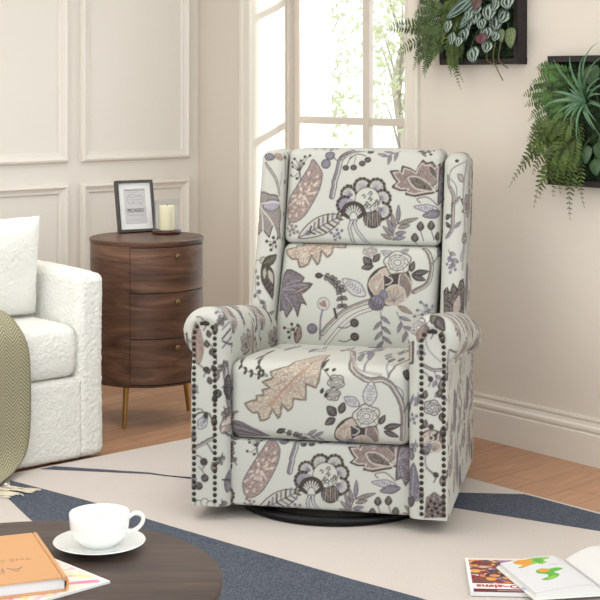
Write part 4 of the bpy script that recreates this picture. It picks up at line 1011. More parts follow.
# small print is broken into words
for k in range(26): c.line([(8+k*3.1, 5), (8+k*3.1, 9)], .5, (204, 203, 203), 0); c.line([(12+k*2.9, 106), (12+k*2.9, 110)], .5, (204, 203, 203), 0)
x, z = np.meshgrid(np.linspace(0, .092, 93), np.linspace(0, .142, 143), indexing='ij'); x = x.ravel(); z = z.ravel(); i = np.arange(92*142); ii = i//142*143+i % 142
o = link('art_print', npmesh('art_print', np.stack([x+(W_-.092)/2, 0*x+.0095, z+(H_-.142)/2], 1), np.stack([ii, ii+143, ii+144, ii+1], 1), c.sample(x*1000, (.142-z)*1000, False)), M['poster'], pf); lean(o)
M['ink'] = mat('black_ink', (44, 42, 42), .6)
t = lettering('lettering', 'PICASSO', .0215, M['ink'], o, (W_/2, .0088, (H_-.142)/2+.053), (PI/2, 0, 0), .84, 0.0)
b = MB(); b.box(fw-.002, W_-fw+.002, .0045, .0060, fw-.002, H_-fw+.002); lean(b.obj('glass_pane', M['picture_glass'], pf, smooth=False))
b = MB(); zt = .12; yt = zt*math.sin(ln)+T_; b.add([(.055, yt, zt*.98), (.095, yt, zt*.98), (.095, yt+.002, zt*.98), (.055, yt+.002, zt*.98), (.050, .060, 0), (.100, .060, 0), (.100, .062, 0), (.050, .062, 0)], [(0, 1, 2, 3), (4, 7, 6, 5), (0, 4, 5, 1), (1, 5, 6, 2), (2, 6, 7, 3), (3, 7, 4, 0)])
b.obj('easel_back', M['black_frame'], pf, smooth=False)

# candle in a glass hurricane
CX, CY = -.527, 5.930
ch = empty('candle_holder', (CX, CY, .7035), 0, 'clear glass cylinder candle holder on a dark round wooden base', 'candle holder')
b = MB(); b.lathe([(0, 0), (.054, 0), (.0575, .003), (.0575, .011), (.054, .0145), (0, .0145)], 64)
M['mahogany'] = mat('dark_mahogany', (70, 38, 34), .3)
b.obj('holder_base', M['mahogany'], ch, auto=50)
b = MB(); b.lathe([(.0445, .015), (.0475, .015), (.0475, .131), (.046, .1325), (.0445, .131)], 64, closed=True); b.obj('glass_cylinder', M['glass'], ch, auto=60)
ca = empty('pillar_candle', (CX+.001, CY, .7185), 0, 'ivory pillar candle inside the glass cylinder holder', 'candle')
b = MB(); b.lathe([(0, 0), (.0300, 0), (.0305, .002), (.0305, .092), (.029, .095), (.02, .093), (0, .092)], 48); b.obj('candle_wax', M['wax'], ca, auto=50)
b = MB(); b.tube([(0, 0, .091), (.001, 0, .097), (.003, 0, .102)], .0011, 8); b.obj('wick', M['wick'], ca)

# ------------------------------------------------------------------ sofa
SO = (-.676, 5.218, 0); SA = math.atan2(.637, .771)
sofa = empty('boucle_sofa', SO, SA, 'white boucle sofa with a low rounded arm at the left of the room', 'sofa')
rs = np.random.RandomState(2)
def fuzz(f=None, a=.0009):
    def g(P):
        P = f(P.copy()) if f else P.copy(); return P+rs.normal(0, a, P.shape)
    return g
def soft(name, box, r, h, parent, m, f=None, a=.0009, loc=None, rotz=None):
    V, F, _ = rbox(*box, r, h, h, h, deform=fuzz(f, a)); return link(name, npmesh(name, V, F), m, parent, loc, rotz)
def armf(P):
    t = np.clip((P[:, 2]-.05)/.6, 0, 1); P[:, 0] += -.004*np.sin(t*PI); P[:, 2] += .008*np.sin(np.clip(P[:, 1]/.7, 0, 1)*PI)*(P[:, 2] > .4); return P
soft('sofa_arm', (-.107, 0, 0, .80, .006, .640), .032, .006, sofa, M['boucle'], armf)
soft('sofa_base', (-1.80, -.086, .003, .80, .008, .288), .02, .009, sofa, M['boucle'])
def seatf(P):
    u = np.clip((P[:, 0]+1.8)/1.69, 0, 1); w = np.clip((P[:, 2]-.29)/.18, 0, 1); P[:, 2] += .012*np.sin(np.clip((P[:, 0]+.9)/.79, 0, 1)*PI)*w; P[:, 1] -= .012*np.sin(w*PI)*(P[:, 1] < .1); return P
soft('seat_cushion', (-.95, -.109, .006, .55, .290, .468), .035, .007, sofa, M['boucle'], seatf)
soft('seat_cushion', (-1.79, -.953, .006, .55, .290, .468), .035, .014, sofa, M['boucle'], seatf)
soft('sofa_back', (-1.80, -.107, .50, .80, .28, .68), .06, .014, sofa, M['boucle'])
soft('sofa_arm', (-1.91, -1.803, 0, .80, .012, .640), .045, .014, sofa, M['boucle'], armf)
# loose back pillow, plump centre and pinched corners
def pillow_mesh(w, h, t, n=60):
    x, z = np.meshgrid(np.linspace(-1, 1, n), np.linspace(-1, 1, n), indexing='ij'); e = np.clip((1-x**4)*(1-z**4), 0, 1)**.5
    px = x*w/2*(1-.07*(1-z**2)*x**2*-1 if False else 1-.05*(1-z**2)); pz = z*h/2*(1-.04*(1-x**2)); T = t/2*e
    V = []; F = []
    for sg in (-1, 1): V.append(np.stack([px.ravel(), (sg*T).ravel(), pz.ravel()], 1))
    i = np.arange((n-1)*(n-1)); ii = i//(n-1)*n+i % (n-1); Fa = np.stack([ii, ii+n, ii+n+1, ii+1], 1); V = np.concatenate(V); F = np.concatenate([Fa, Fa[:, ::-1]+n*n])
    key = np.round(V*1e5).astype(np.int64); _, fi, inv = np.unique(key, axis=0, return_index=True, return_inverse=True); return V[fi], inv.ravel()[F]
V, F = pillow_mesh(.56, .355, .17); V = V+rs.normal(0, .0007, V.shape); al = math.radians(5)
V = np.stack([V[:, 0], V[:, 1]*math.cos(al)-V[:, 2]*math.sin(al), V[:, 1]*math.sin(al)+V[:, 2]*math.cos(al)], 1)
pl = link('throw_pillow', npmesh('throw_pillow', V, F), M['boucle']); P = Vector(SO)+Matrix.Rotation(SA, 3, 'Z') @ Vector((-.398, .262, .652)); pl.location = P; pl.rotation_euler = (0, 0, SA)
tag(pl, 'plump white boucle back pillow resting on the sofa seat', 'pillow')

# herringbone throw
th = empty('herringbone_throw', SO, SA, 'olive and cream herringbone throw hanging over the sofa front', 'throw blanket')
path = [(.22, .492), (.13, .545), (.04, .535), (-.025, .480), (-.042, .40), (-.040, .25), (-.045, .13), (-.062, .065), (-.105, .030), (-.165, .022)]
edge = [-.47, -.410, -.372, -.345, -.322, -.314, -.322, -.350, -.415, -.490]
P_ = smooth_path(path, False, 9); E_ = smooth_path([(e, 0) for e in edge], False, 9)[:, 0]; s = np.concatenate([[0], np.cumsum(np.hypot(*np.diff(P_, axis=0).T))])
nx = 60; vs_ = []; uvs = []
for i in range(len(P_)):
    for j in range(nx):
        f = j/(nx-1); x = E_[i]+(-1.0-E_[i])*f; hang = min(1, max(0, (i-18)/20)); w = .010*hang*math.sin(x*24+.8)*(1-math.exp(-f*6))
        # the edge turns under slightly
        vs_.append((x, P_[i][0]-w+.012*math.exp(-f*40)*hang, P_[i][1]-.006*math.exp(-f*30)*(1-hang))); uvs.append((-(x+1.0), s[i]))
fs = [(i*nx+j, i*nx+j+1, (i+1)*nx+j+1, (i+1)*nx+j) for i in range(len(P_)-1) for j in range(nx-1)]
me = pydata('throw_cloth', vs_, fs); uvl = me.uv_layers.new(name='cloth'); uvl.data.foreach_set('uv', [c_ for lp in me.loops for c_ in uvs[lp.vertex_index]])
to = link('throw_cloth', me, M['herringbone'], th); sd = to.modifiers.new('thick', 'SOLIDIFY'); sd.thickness = .006; sd.offset = 1
rng = random.Random(5)
for k in range(15):
    x = -.480-.034*k; b = MB(); y = -.166; a = rng.uniform(.1, .6); L_ = rng.uniform(.10, .135)
    b.lathe([(0, -.004), (.005, -.002), (.006, .002), (.003, .006), (0, .006)], 8, x, y-.004, .020)
    for q in range(4):
        da = a+rng.uniform(-.25, .25); pts = [(x, y, .018)]
        for t_ in (.25, .5, .75, 1): pts.append((x+L_*t_*math.sin(da)+rng.uniform(-.004, .004), y-L_*t_*math.cos(da), .0125+.003*rng.random()))
        b.tube(smooth_path(pts, False, 3), .0018, 5)
    b.obj('tassel', M['fringe'], th)

# ------------------------------------------------------------------ coffee table and what stands on it
TZ = .48; TC = (-.4665, 2.49)
ct = empty('coffee_table', (TC[0], TC[1], .0095), 0, 'round smoked dark wood coffee table in the near left corner', 'coffee table')
b = MB(); b.lathe([(0, TZ-.0335), (.327, TZ-.0335), (.335, TZ-.030), (.338, TZ-.020), (.3375, TZ-.012), (.334, TZ-.0095), (0, TZ-.0095)], 160); b.obj('table_top', M['table_wood'], ct, auto=40)
for k in range(3):
    a = math.radians(90+120*k+40); b = MB(); b.tube([(.2*math.cos(a), .2*math.sin(a), TZ-.034), (.27*math.cos(a), .27*math.sin(a), 0)], [.022, .014], 20); b.obj('leg', M['table_wood'], ct, auto=60)
SX, SY = -.355, 2.655
sa = tag(MB().lathe([(0, .0022), (.030, .002), (.032, 0), (.036, 0), (.038, .003), (.060, .0065), (.0795, .0135), (.0815, .0150), (.0805, .0162), (.0785, .0158), (.060, .0100), (.040, .0058), (.034, .0056), (.030, .0062), (0, .0062)], 96).obj('saucer', M['china'], loc=(SX, SY, TZ+.0003), auto=60), 'white china saucer on the coffee table, under the cup', 'saucer')
cup = empty('coffee_cup', (SX, SY, TZ+.0068), 0, 'white china cappuccino cup standing on the saucer', 'cup')
b = MB(); b.lathe([(0, .003), (.024, .003), (.0255, 0), (.028, 0), (.0285, .003), (.038, .007), (.0475, .018), (.0518, .032), (.0530, .046), (.0535, .0575), (.0527, .0590), (.0515, .0575), (.0505, .046), (.0488, .033), (.0445, .020), (.034, .010), (.015, .0072), (0, .0070)], 96); b.obj('cup_bowl', M['china'], cup, auto=70)
b = MB(); ha = math.radians(8); hp = smooth_path([(.0505, .047), (.060, .0535), (.070, .0540), (.0765, .047), (.0755, .037), (.068, .028), (.058, .023), (.0475, .0215)], False, 6)
k0 = len(hp); vs_ = []; nn = 12
for i, (r_, z_) in enumerate(hp):
    t_ = hp[min(i+1, k0-1)]-hp[max(i-1, 0)]; t_ = t_/np.hypot(*t_); nr = (-t_[1], t_[0])
    for q in range(nn):
        a = 2*PI*q/nn; u_ = .0038*math.cos(a); w_ = .0056*math.sin(a); r2 = r_+nr[0]*u_; z2 = z_+nr[1]*u_; vs_.append((r2*math.cos(ha)-w_*math.sin(ha), r2*math.sin(ha)+w_*math.cos(ha), z2))
b.add(vs_, [(i*nn+q, i*nn+(q+1) % nn, (i+1)*nn+(q+1) % nn, (i+1)*nn+q) for i in range(k0-1) for q in range(nn)]+[tuple(range(nn)), tuple((k0-1)*nn+q for q in range(nn))]); b.obj('cup_handle', M['china'], cup)

# painted magazine under the book
mg = empty('art_magazine', (-.313, 2.473, TZ+.0003), math.radians(-46.4), 'thin pastel painted magazine on the coffee table, under the tan book', 'magazine')
b = MB(); b.box(-.26, 0, -.20, 0, 0, .0036); b.obj('magazine_pages', M['paper'], mg, smooth=False)
c = Canvas(0, 0, 260, 200, q=1, bgc=(226, 222, 206), seed=4)
for k in range(90):
    x, y = c.rng.uniform(0, 260), c.rng.uniform(0, 200); col = [(232, 214, 150), (226, 150, 172), (232, 226, 212), (222, 186, 196), (206, 206, 180), (240, 220, 170)][k % 6]
    r = c.rng.uniform(6, 18); ang = c.rng.uniform(0, 3); c.line([(x-r*math.cos(ang), y-r*math.sin(ang)), (x, y+3), (x+r*math.cos(ang), y+r*math.sin(ang))], c.rng.uniform(5, 12), col)
c.poly([(226, 60), (252, 20), (246, 12), (236, 18), (212, 70)], (228, 122, 160), 2); c.poly([(200, 30), (222, 14), (214, 8), (190, 24)], (240, 216, 140), 2)
c.line([(2, 2), (258, 2), (258, 198), (2, 198), (2, 2)], 5, (236, 232, 222), 0)
for _ in range(3): c.blur(False)
paper_grid('magazine_cover', .26, .20, 131, 101, c, lambda x, y: 0*x+.0039, M['print'], mg, (-.26, -.20, 0))
# tan cloth-bound book
BK = empty('hardback_book', (-.3749, 2.4236, TZ+.0046), math.radians(20.9), 'thick tan hardback book lying at the edge of the coffee table', 'book')
bw, bl, bt = .215, .254, .0235
b = MB(); b.box(-bw, -.004, 0, bl, 0, .0028); b.box(-bw, -.010, 0, bl, bt-.0028, bt)
b.tube([(-.0052, 0, bt-.0030), (-.0052, bl, bt-.0030)], .0036, 10)
n = 9; arc = [(-.004+.006*math.cos(a), bt/2+bt/2*math.sin(a)) for a in np.linspace(-PI/2, PI/2, n)]; ain = [(-.006+.0045*math.cos(a), bt/2+(bt/2-.002)*math.sin(a)) for a in np.linspace(PI/2, -PI/2, n)]
pr = arc+ain; m_ = len(pr); b.add([(x, y, z) for y in (0, bl) for x, z in pr], [(i, (i+1) % m_, m_+(i+1) % m_, m_+i) for i in range(m_)]+[(i, i+1, m_-2-i, m_-1-i) for i in range(n-1)]+[(m_+i, m_+i+1, 2*m_-2-i, 2*m_-1-i) for i in range(n-1)])
b.obj('book_cover', M['kraft'], BK, auto=40)
b = MB(); b.box(-bw+.005, -.005, .004, bl-.004, .003, bt-.003)
M['page_edge'] = mat('page_edges', (212, 212, 212), .8, bump=.5, bscale=4); mp_ = M['page_edge']; b.obj('page_block', mp_, BK, smooth=False)
lettering('lettering', 'ART', .036, M['kraft_ink'], BK, (-.100, .066, bt+.0001), (0, 0, PI), 1.25, -.0006, .0001)
lettering('lettering', 'THE COLLECTION', .020, M['kraft_ink'], BK, (-.124, .115, bt+.0001), (0, 0, PI), 1.05, -.0003, .0001)

# ------------------------------------------------------------------ on the rug: magazine and open book
m2 = empty('design_magazine', (.4297, 3.78, RZ+.001), math.radians(-3.3), 'colourful design magazine with red title lying on the rug', 'magazine')
mw, ml, mt = .205, .268, .011
b = MB(); b.box(0, mw, 0, ml, 0, mt); b.obj('magazine_pages', M['paper'], m2, smooth=False, bevel=.001)
c = Canvas(0, 0, 205, 268, q=1.5, bgc=(120, 70, 66), seed=8)
pal = [(150, 40, 44), (34, 40, 64), (214, 120, 52), (90, 40, 60), (196, 176, 150), (58, 60, 66), (226, 160, 70), (120, 28, 40), (150, 120, 160), (230, 220, 200)]
for k in range(150):
    x, y = c.rng.uniform(8, 205), c.rng.uniform(20, 205); r = c.rng.uniform(4, 14); ball(c, x, y, r, pal[k % 10], pal[(k*3+1) % 10], 8, r*c.rng.uniform(.5, 1.2))
    if k % 4 == 0: c.line([(x-r, y), (x, y-r*.5), (x+r, y+4)], 1.6, pal[(k+4) % 10])
ball(c, 70, 140, 26, (38, 44, 70), (214, 150, 70), 12, 18); ball(c, 70, 142, 14, (228, 140, 60), (240, 200, 120), 10, 10)
c.poly([(0, 0), (205, 0), (205, 16), (0, 16)], (222, 214, 200)); c.poly([(0, 204), (205, 204), (205, 244), (0, 244)], (236, 232, 226)); c.poly([(0, 244), (205, 244), (205, 268), (0, 268)], (104, 44, 52)); c.poly([(0, 0), (9, 0), (9, 268), (0, 268)], (238, 236, 232))
for k in range(18): c.line([(70+k*7, 256), (75+k*7, 256)], 3, (226, 214, 206), 0)
paper_grid('magazine_cover', mw, ml, 137, 179, c, lambda x, y: 0*x+mt+.0004, M['print'], m2)
M['red_ink'] = mat('red_ink', (170, 30, 44), .5)
lettering('lettering', 'Designs', .035, M['red_ink'], m2, (.072, .044, mt+.0006), (0, 0, PI), 1.0, .0012, .0001)

ob = empty('open_book', (.585, 3.72, RZ+.0135), math.radians(14.2), 'open white hardback book with green and orange maps, overlapping the magazine', 'book')
ob.rotation_euler = (0, math.radians(1.55), math.radians(14.2))
pw, ph = .185, .237
b = MB(); b.box(-.008, pw*2+.008, -.008, ph+.008, 0, .004); b.obj('book_cover', M['cover_white'], ob, smooth=False, bevel=.001)
def zl(x): t_ = np.clip(x/pw, 0, 1); return .015+.013*np.sin(np.clip(t_*1.05, 0, 1)*PI*.62)*(1-np.clip((t_-.72)/.28, 0, 1)**2)-.006*np.clip((t_-.8)/.2, 0, 1)**2
def zr(x): t_ = np.clip(x/pw, 0, 1); return .012+.040*np.sin(np.clip(t_*2.4+.12, 0, PI/2))*(1-.55*np.clip((t_-.35)/.65, 0, 1)**1.3)
def block(name, f, x0):
    xs_ = np.linspace(0, pw, 50); b = MB(); k = len(xs_)
    vs_ = [(x0+x, y, float(z)) for y in (0, ph) for x, z in zip(xs_, f(xs_))]+[(x0+x, y, .0042) for y in (0, ph) for x in xs_]
    fs = [(i, i+1, k+i+1, k+i) for i in range(k-1)]+[(2*k+i, 3*k+i, 3*k+i+1, 2*k+i+1) for i in range(k-1)]
    for r_ in (0, k): fs += [(r_+i, 2*k+r_+i, 2*k+r_+i+1, r_+i+1) for i in range(k-1)]
    fs += [(0, k, 3*k, 2*k), (k-1, 3*k-1, 4*k-1, 2*k-1)]
    b.add(vs_, fs); return b.obj(name, M['paper'], ob, auto=50)
block('page_block', zl, 0); block('page_block', zr, pw)
c = Canvas(0, 0, 185, 237, q=1.5, bgc=(212, 213, 214), seed=3)
G1, G2, O1 = (96, 168, 66), (136, 190, 80), (214, 150, 60)
sh1 = [(30, 12), (50, 4), (66, 10), (84, 4), (104, 8), (124, 6), (134, 16), (118, 24), (108, 34), (112, 48), (92, 58), (84, 48), (62, 52), (38, 62), (26, 54), (46, 44), (34, 30)]
c.poly(sh1, G2, 2); c.poly([(30, 12), (50, 4), (66, 10), (78, 8), (74, 40), (62, 50), (38, 60), (28, 54), (46, 44), (34, 30)], O1, 2); c.poly([(84, 12), (110, 12), (104, 40), (88, 50)], G1, 2)
sh2 = [(60, 96), (80, 88), (96, 98), (118, 94), (132, 104), (112, 118), (96, 124), (104, 142), (92, 160), (64, 172), (46, 160), (70, 150), (74, 132), (56, 116)]
c.poly(sh2, G1, 2); c.poly([(66, 96), (82, 90), (94, 102), (84, 116), (66, 112)], O1, 2); c.poly([(64, 156), (90, 146), (88, 160), (66, 168)], G2, 2)
for k in range(5): c.line([(120, 60+k*4), (160, 60+k*4)], .8, (196, 196, 196), 0); c.line([(20, 100+k*5), (46, 100+k*5)], .8, (200, 200, 196), 0)
c.line([(112, 62), (128, 70)], 1, (90, 90, 90), 0); c.line([(20, 92), (40, 80), (60, 84)], 1, (200, 190, 176)); c.blur(False)
paper_grid('printed_page', pw-.002, ph, 100, 126, c, lambda x, y: zl(x)+.0005, M['print'], ob)
b = MB(); b.box(-.0075, .006, .060, .078, .0042, .0048); b.obj('page_marker', M['tab'], ob, smooth=False)

# ------------------------------------------------------------------ living-wall planters
def frond(b, p0, p1, W, n=18, out=.05, up=.02, thin=.44, seed=0, fold=.25):
    rng = random.Random(seed); p0 = Vector(p0); p1 = Vector(p1); mid = (p0+p1)/2+Vector((0, -out, up)); N = 14
    def bz(t): return p0*(1-t)**2+mid*2*t*(1-t)+p1*t*t
    b.tube([bz(i/N) for i in range(N+1)], [.0016*(1-.7*i/N) for i in range(N+1)], 5)
    for k in range(n):
        t = .10+.88*k/(n-1); p = bz(t); d = (bz(min(1, t+.02))-bz(max(0, t-.02))).normalized()
        side = d.cross(Vector((0, -1, 0))); side = side.normalized() if side.length > .1 else Vector((1, 0, 0))
        nrm = side.cross(d).normalized(); L = W*(math.sin(PI*min(1, (t+.12)*.62))**.8)*(1-.85*max(0, t-.55)/.45)*rng.uniform(.85, 1.1); w = min(L*thin, (p1-p0).length/n*.95)
        for sg in (-1, 1):
            e = (side*sg*.86+d*.50+nrm*rng.uniform(-.25, .15)).normalized(); q = e.cross(nrm).normalized()*w*.5; dn = nrm*(-L*fold*.4)
            b.add([p, p+e*L*.3+q, p+e*L*.72+q*.7+dn*.5, p+e*L+dn, p+e*L*.72-q*.7+dn*.5, p+e*L*.3-q], [(0, 1, 2, 5), (5, 2, 4) if False else (1, 2, 4, 5), (2, 3, 4)] if False else [(0, 1, 5), (1, 2, 4, 5), (2, 3, 4)])
BASES = []
def leafgrid(P, Fc, CL, c0, d, nrm, L, W, shape='heart', dark=(30, 62, 40), light=(150, 172, 152), stripes=4, curl=.18):
    c0 = Vector(c0); BASES.append(tuple(c0)); d = Vector(d).normalized(); nrm = Vector(nrm); nrm = (nrm-d*nrm.dot(d)).normalized(); s = d.cross(nrm); nu, nv = 26, 17; base = sum(len(a) for a in P); pts = []; cols = []
    for i in range(nu):
        t = i/(nu-1)
        w = (W/2*math.sin(PI*t**.62)**.75 if shape == 'heart' else W/2*math.sin(PI*t**.75)**.8) if 0 < t < 1 else 0.0004
        for j in range(nv):
            v = 2*j/(nv-1)-1; p = c0+d*(L*t)+s*(w*v)+nrm*(-curl*L*(t-.3)**2-curl*W*.6*v*v*math.sin(PI*t)+.04*W*math.sin(PI*t)); pts.append(tuple(p))
            st = math.sin(abs(v)*PI*stripes*.5+PI*.5) ; k = 1/(1+math.exp(-6*(-st-.05))) if 0 else max(0, min(1, (abs(math.sin((abs(v)+.10*math.sin(t*9))*PI*stripes*.5))-.60)*4)); k *= min(1, 6*(1-t))*min(1, 5*t)
            cols.append(lin(np.array(dark)*(1-k)+np.array(light)*k))
    P.append(np.array(pts)); CL.append(np.array(cols)); i = np.arange((nu-1)*(nv-1)); ii = i//(nv-1)*nv+i % (nv-1)+base; Fc.append(np.stack([ii, ii+nv, ii+nv+1, ii+1], 1))
def stems(P, Fc, CL, starts, root, col=(70, 84, 44)):
    root = Vector(root)
    for s_ in starts:
        s_ = Vector(s_); base = sum(len(a) for a in P); pts = []; N = 8
        for i in range(N+1):
            t = i/N; p = root*(1-t)+s_*t+Vector((0, -.010*math.sin(PI*t), .012*math.sin(PI*t)))
            pts += [(p.x-.0015, p.y, p.z), (p.x, p.y-.0015, p.z), (p.x+.0015, p.y, p.z), (p.x, p.y+.0015, p.z)]
        P.append(np.array(pts)); CL.append(np.tile(lin(col), (len(pts), 1))); Fc.append(np.array([(i*4+k, i*4+(k+1) % 4, (i+1)*4+(k+1) % 4, (i+1)*4+k) for i in range(N) for k in range(4)])+base)
def planter(loc, w, h, label, name='wall_planter'):
    r = empty(name, tuple(RW(*loc)), RA, label, 'planter', 'square wall planters'); D = .05; t = .021
    b = MB()
    for x0, x1, z0, z1 in ((0, w, 0, t), (0, w, h-t, h), (0, t, t, h-t), (w-t, w, t, h-t)): b.box(x0, x1, -D, 0, z0, z1)
    b.obj('planter_frame', M['planter'], r, smooth=False, bevel=.0012)
    b = MB(); b.box(t, w-t, -.012, 0, t, h-t); b.obj('planter_back', M['planter'], r, smooth=False)
    V, F, _ = rbox(t+.002, w-t-.002, -.032, -.013, t+.002, h-t-.002, .006, .006, .006, .006, deform=fuzz(None, .003)); o = link('moss_filling', npmesh('moss_filling', V, F), M['moss'], r); o['kind'] = 'stuff'
    return r
def plant(name, label, root, mesh_or_mb, m):
    if isinstance(mesh_or_mb, MB): me = pydata(name, mesh_or_mb.v, mesh_or_mb.f)
    else: me = mesh_or_mb
    o = link(name, me, m); o.location = root.location; o.rotation_euler = root.rotation_euler; tag(o, label, 'plant', None); return o
# upper-left planter
pa = planter((-.436, 0, 1.366), .39, .445, 'dark wooden wall planter high above the armchair, nearer the window')
A = lambda u, v, y=-.06: (u*.0052, y, v*.00365)
b = MB(); sd_ = 0
for (u0, v0), (u1, v1), W in [((6, 36), (-52, 38), .036), ((4, 32), (-40, 8), .030), ((4, 28), (-22, -6), .03), ((10, 34), (-30, 36), .034), ((8, 28), (-20, 12), .030), ((8, 42), (-22, 52), .032), ((12, 50), (-20, 74), .034), ((10, 24), (-12, -10), .028), ((6, 40), (-26, 30), .024), ((14, 36), (-6, 18), .03), ((4, 20), (-10, -14), .024),
                              ((12, 60), (-14, 88), .034), ((8, 16), (-2, 6), .03), ((6, 52), (-14, 44), .034), ((12, 30), (-16, 2), .03), ((16, 46), (-4, 60), .034), ((14, 66), (-6, 72), .03), ((10, 44), (-8, 28), .03), ((8, 32), (-14, 22), .03), ((10, 54), (-18, 60), .03)]:
    sd_ += 1; frond(b, A(u0, v0, -.035), A(u1, v1, -.075), W*1.15, 17, .07, .025, .30, seed=sd_)
plant('lacy_fern', 'feathery green fern spilling left out of the high planter', pa, b, M['fern3'])
b = MB()
for (u0, v0), (u1, v1), W in [((14, 28), (25, -25), .024), ((12, 20), (28, -18), .02), ((18, 26), (22, -8), .026), ((16, 20), (16, -12), .02), ((10, 26), (20, -4), .028), ((20, 44), (12, 6), .03), ((22, 40), (20, 8), .03), ((12, 46), (4, 12), .028), ((20, 60), (6, 34), .03), ((24, 52), (16, 26), .026), ((20, 70), (10, 48), .03), ((18, 80), (24, 50), .03), ((26, 34), (26, 2), .022)]:
    sd_ += 1; frond(b, A(u0, v0, -.035), A(u1, v1, -.07), W*1.15, 17, .05, .02, .30, seed=sd_)
plant('drooping_fern', 'olive fern hanging below the high planter frame', pa, b, M['fern2'])
P, Fc, CL = [], [], []; BASES.clear()
for (u, v), (du, dv), L, W in [((41, 68), (-34, -26), .17, .050), ((48, 66), (-26, -36), .165, .044), ((40, 84), (-20, -16), .13, .05)]: leafgrid(P, Fc, CL, A(u, v, -.085), (du*.0052, -.01, dv*.00365), (.1, -1, .2), L, W, 'long', (20, 42, 36), (120, 146, 134), 3, .10)
stems(P, Fc, CL, BASES, A(50, 60, -.037))
plant('striped_begonia', 'plant with long silvery striped leaves at the top of the high planter', pa, npmesh('striped_begonia', np.concatenate(P), np.concatenate(Fc), np.concatenate(CL)), M['pat_leaf'])
P, Fc, CL = [], [], []; BASES.clear()
rng = random.Random(3)
for u, v, s_ in [(14, 40, 1), (20, 27, 1), (31, 40, .9), (28, 30, 1), (29, 24, .8), (40, 48, 1), (55, 52, 1.25), (58, 41, 1.2), (70, 47, 1.1), (52, 31, 1), (40, 10, 1.15), (56, 18, .9), (66, 58, 1), (60, 62, 1), (46, 56, .9), (36, 50, .9), (48, 40, .8), (74, 60, 1), (64, 28, .8)]:
    L = .054*s_; leafgrid(P, Fc, CL, A(u, v+6*s_, -.072-rng.uniform(0, .035)), (rng.uniform(-.5, .5), -.25, -1), (rng.uniform(-.4, .1), -1, .35), L, L*1.12, 'heart', (14, 30, 24), (150, 168, 154), 4, .22)
stems(P, Fc, CL, BASES, A(46, 44, -.037))
plant('watermelon_peperomia', 'plant with rounded green leaves striped white filling the high planter', pa, npmesh('watermelon_peperomia', np.concatenate(P), np.concatenate(Fc), np.concatenate(CL)), M['pat_leaf'])
P, Fc, CL = [], [], []; BASES.clear()
leafgrid(P, Fc, CL, A(54, 30, -.125), (.3, -.2, -1), (0, -1, .3), .040, .056, 'heart', (70, 30, 42), (88, 42, 52), 2, .2); leafgrid(P, Fc, CL, A(47, 66, -.1), (-.2, -.3, -1), (0, -1, .3), .05, .05, 'heart', (74, 48, 46), (92, 62, 56), 2, .2)
stems(P, Fc, CL, BASES, A(50, 50, -.037))
plant('purple_leaf_plant', 'small plum purple leaves among the striped ones in the high planter', pa, npmesh('purple_leaf_plant', np.concatenate(P), np.concatenate(Fc), np.concatenate(CL)), M['pat_leaf'])
P, Fc, CL = [], [], []; BASES.clear()
for u, v, s_ in ((74, 35, 1.5), (66, 34, 1.0)): leafgrid(P, Fc, CL, A(u, v, -.09), (.2, -.15, -1), (-.2, -1, .2), .05*s_, .045*s_, 'heart', (72, 90, 54), (112, 126, 86), 5, .15)
stems(P, Fc, CL, BASES, A(66, 40, -.037))
gl = npmesh('variegated_leaf_plant', np.concatenate(P), np.concatenate(Fc), np.concatenate(CL))
plant('variegated_leaf_plant', 'pale olive mottled round leaf at the lower right of the high planter', pa, gl, M['pat_leaf'])
b = MB()
for dx, L in ((0, 46), (5, 34), (-6, 30)): b.tube(smooth_path([A(60+dx, 30, -.07), A(63+dx, 18, -.10), A(60+dx, 4, -.09), A(66+dx, 30-L, -.075)], False, 6), .0022, 6)
plant('trailing_vine', 'thin brown trailing stems hanging from the high planter', pa, b, M['stem'])
# lower-right planter
pb = planter((.091, 0, .948), .39, .445, 'dark wooden wall planter lower at the right edge')
Bq = lambda u, v, y=-.06: (u*.0044, y, v*.0034)
b = MB()
for (u0, v0), (u1, v1), W in [((24, 110), (-6, 119), .030), ((22, 104), (-12, 101), .030), ((20, 96), (-20, 90), .032), ((20, 90), (-18, 79), .030), ((18, 86), (-14, 64), .026), ((26, 116), (-4, 112), .028), ((24, 96), (0, 96), .034), ((28, 106), (6, 100), .034), ((26, 88), (2, 82), .034), ((24, 78), (2, 74), .032), ((30, 98), (10, 112), .03), ((34, 84), (6, 88), .036), ((32, 76), (8, 68), .034), ((26, 82), (-8, 86), .03), ((18, 70), (-11, 56), .028)]:
    sd_ += 1; frond(b, Bq(u0, v0, -.035), Bq(u1, v1, -.08), W*1.1, 15, .05, .02, .34, seed=sd_)
plant('sword_fern', 'bright green fern fronds pointing left from the lower planter', pb, b, M['fern'])
b = MB()
for (u0, v0), (u1, v1), W in [((18, 66), (-15, 31), .028), ((14, 60), (-23, 11), .026), ((14, 50), (-33, -5), .022), ((20, 50), (-7, -24), .028), ((22, 44), (-1, -14), .030), ((34, 40), (30, -33), .026), ((38, 40), (44, -20), .020), ((24, 50), (13, -11), .030), ((26, 46), (20, -7), .028), ((20, 66), (-14, 44), .03), ((16, 54), (-16, 20), .032), ((22, 58), (-8, 10), .034), ((28, 60), (4, 2), .036), ((30, 56), (16, 6), .036), ((34, 50), (26, -4), .034), ((36, 56), (34, 4), .03), ((24, 74), (8, 40), .034), ((30, 74), (24, 34), .032), ((18, 72), (-2, 36), .034), ((34, 66), (38, 14), .028)]:
    sd_ += 1; frond(b, Bq(u0, v0, -.035), Bq(u1, v1, -.085), W*1.25, 15, .06, .03, .32, seed=sd_)
plant('arching_fern', 'olive fern drooping below and left of the lower planter', pb, b, M['fern2'])
b = MB(); rng = random.Random(11); cx_, cz_ = 47, 84
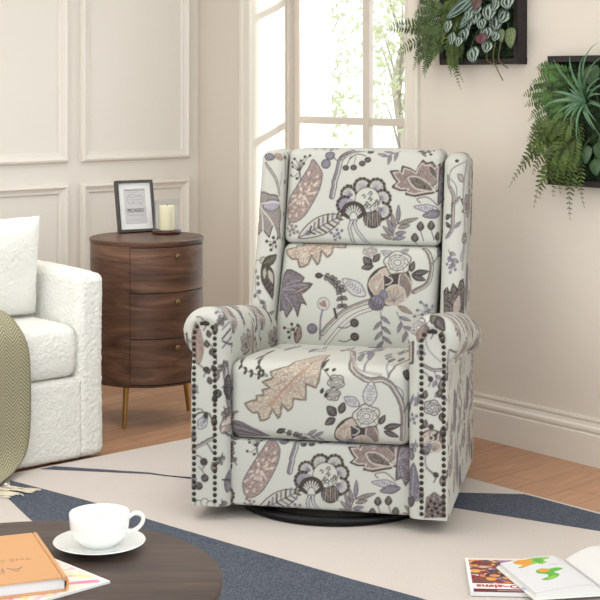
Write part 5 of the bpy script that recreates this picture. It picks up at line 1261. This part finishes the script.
tips = [(19, 127, 1.2), (27, 131, 1.2), (53, 143, 1.8), (60, 120, 1.2), (14, 94, 1), (14, 81, 1), (19, 69, 1), (2, 74, 1.6), (31, 56, 1), (42, 44, 1.2), (51, 58, 1), (60, 66, 1), (66, 76, 1), (70, 92, 1), (68, 110, 1), (46, 118, 1), (36, 112, .8), (24, 60, 1), (36, 50, 1.1), (58, 50, 1.2), (10, 64, 1.2), (64, 128, 1.3), (48, 66, .7), (28, 98, .7), (52, 98, .7), (30, 72, .6), (76, 70, 1.2), (74, 104, 1.2), (22, 88, .8), (45, 132, 1.3)]
for u, v, bend in tips:
    p0 = Vector(Bq(cx_+rng.uniform(-1, 1), cz_+rng.uniform(-1, 1), -.085)); p1 = Vector(Bq(u+8, v, -.10-rng.uniform(0, .06))); mid = (p0+p1)/2+Vector((rng.uniform(-.01, .01), -.05*bend, .028*bend)); N = 14; vs_ = []
    for i in range(N+1):
        t_ = i/N; p = p0*(1-t_)**2+mid*2*t_*(1-t_)+p1*t_*t_; d = ((mid-p0)*(1-t_)+(p1-mid)*t_).normalized(); sdv = d.cross(Vector((0, -1, .2))).normalized(); w = .0058*(1-t_**1.6)+.0004; nrm = sdv.cross(d)
        vs_ += [p-sdv*w+nrm*w*.5, p, p+sdv*w+nrm*w*.5]
    b.add(vs_, [(i*3+j, i*3+j+1, i*3+j+4, i*3+j+3) for i in range(N) for j in (0, 1)])
plant('air_plant', 'spiky grey-green air plant in the centre of the lower planter', pb, b, M['airplant'])
P, Fc, CL = [], [], []; BASES.clear()
for u, v, s_ in ((44, 34, 1.1), (54, 22, 1), (58, 38, 1.1), (64, 26, 1), (50, 112, 1.3), (70, 40, 1.1), (66, 124, 1.2), (36, 24, .8)): leafgrid(P, Fc, CL, Bq(u-2, v+7*s_, -.075), (.2, -.2, -1), (-.1, -1, .3), .058*s_, .056*s_, 'heart', (36, 64, 34), (56, 86, 48), 5, .15)
stems(P, Fc, CL, BASES, Bq(56, 56, -.037))
plant('round_leaf_plant', 'plain round green leaves at the bottom right of the lower planter', pb, npmesh('round_leaf_plant', np.concatenate(P), np.concatenate(Fc), np.concatenate(CL)), M['pat_leaf'])
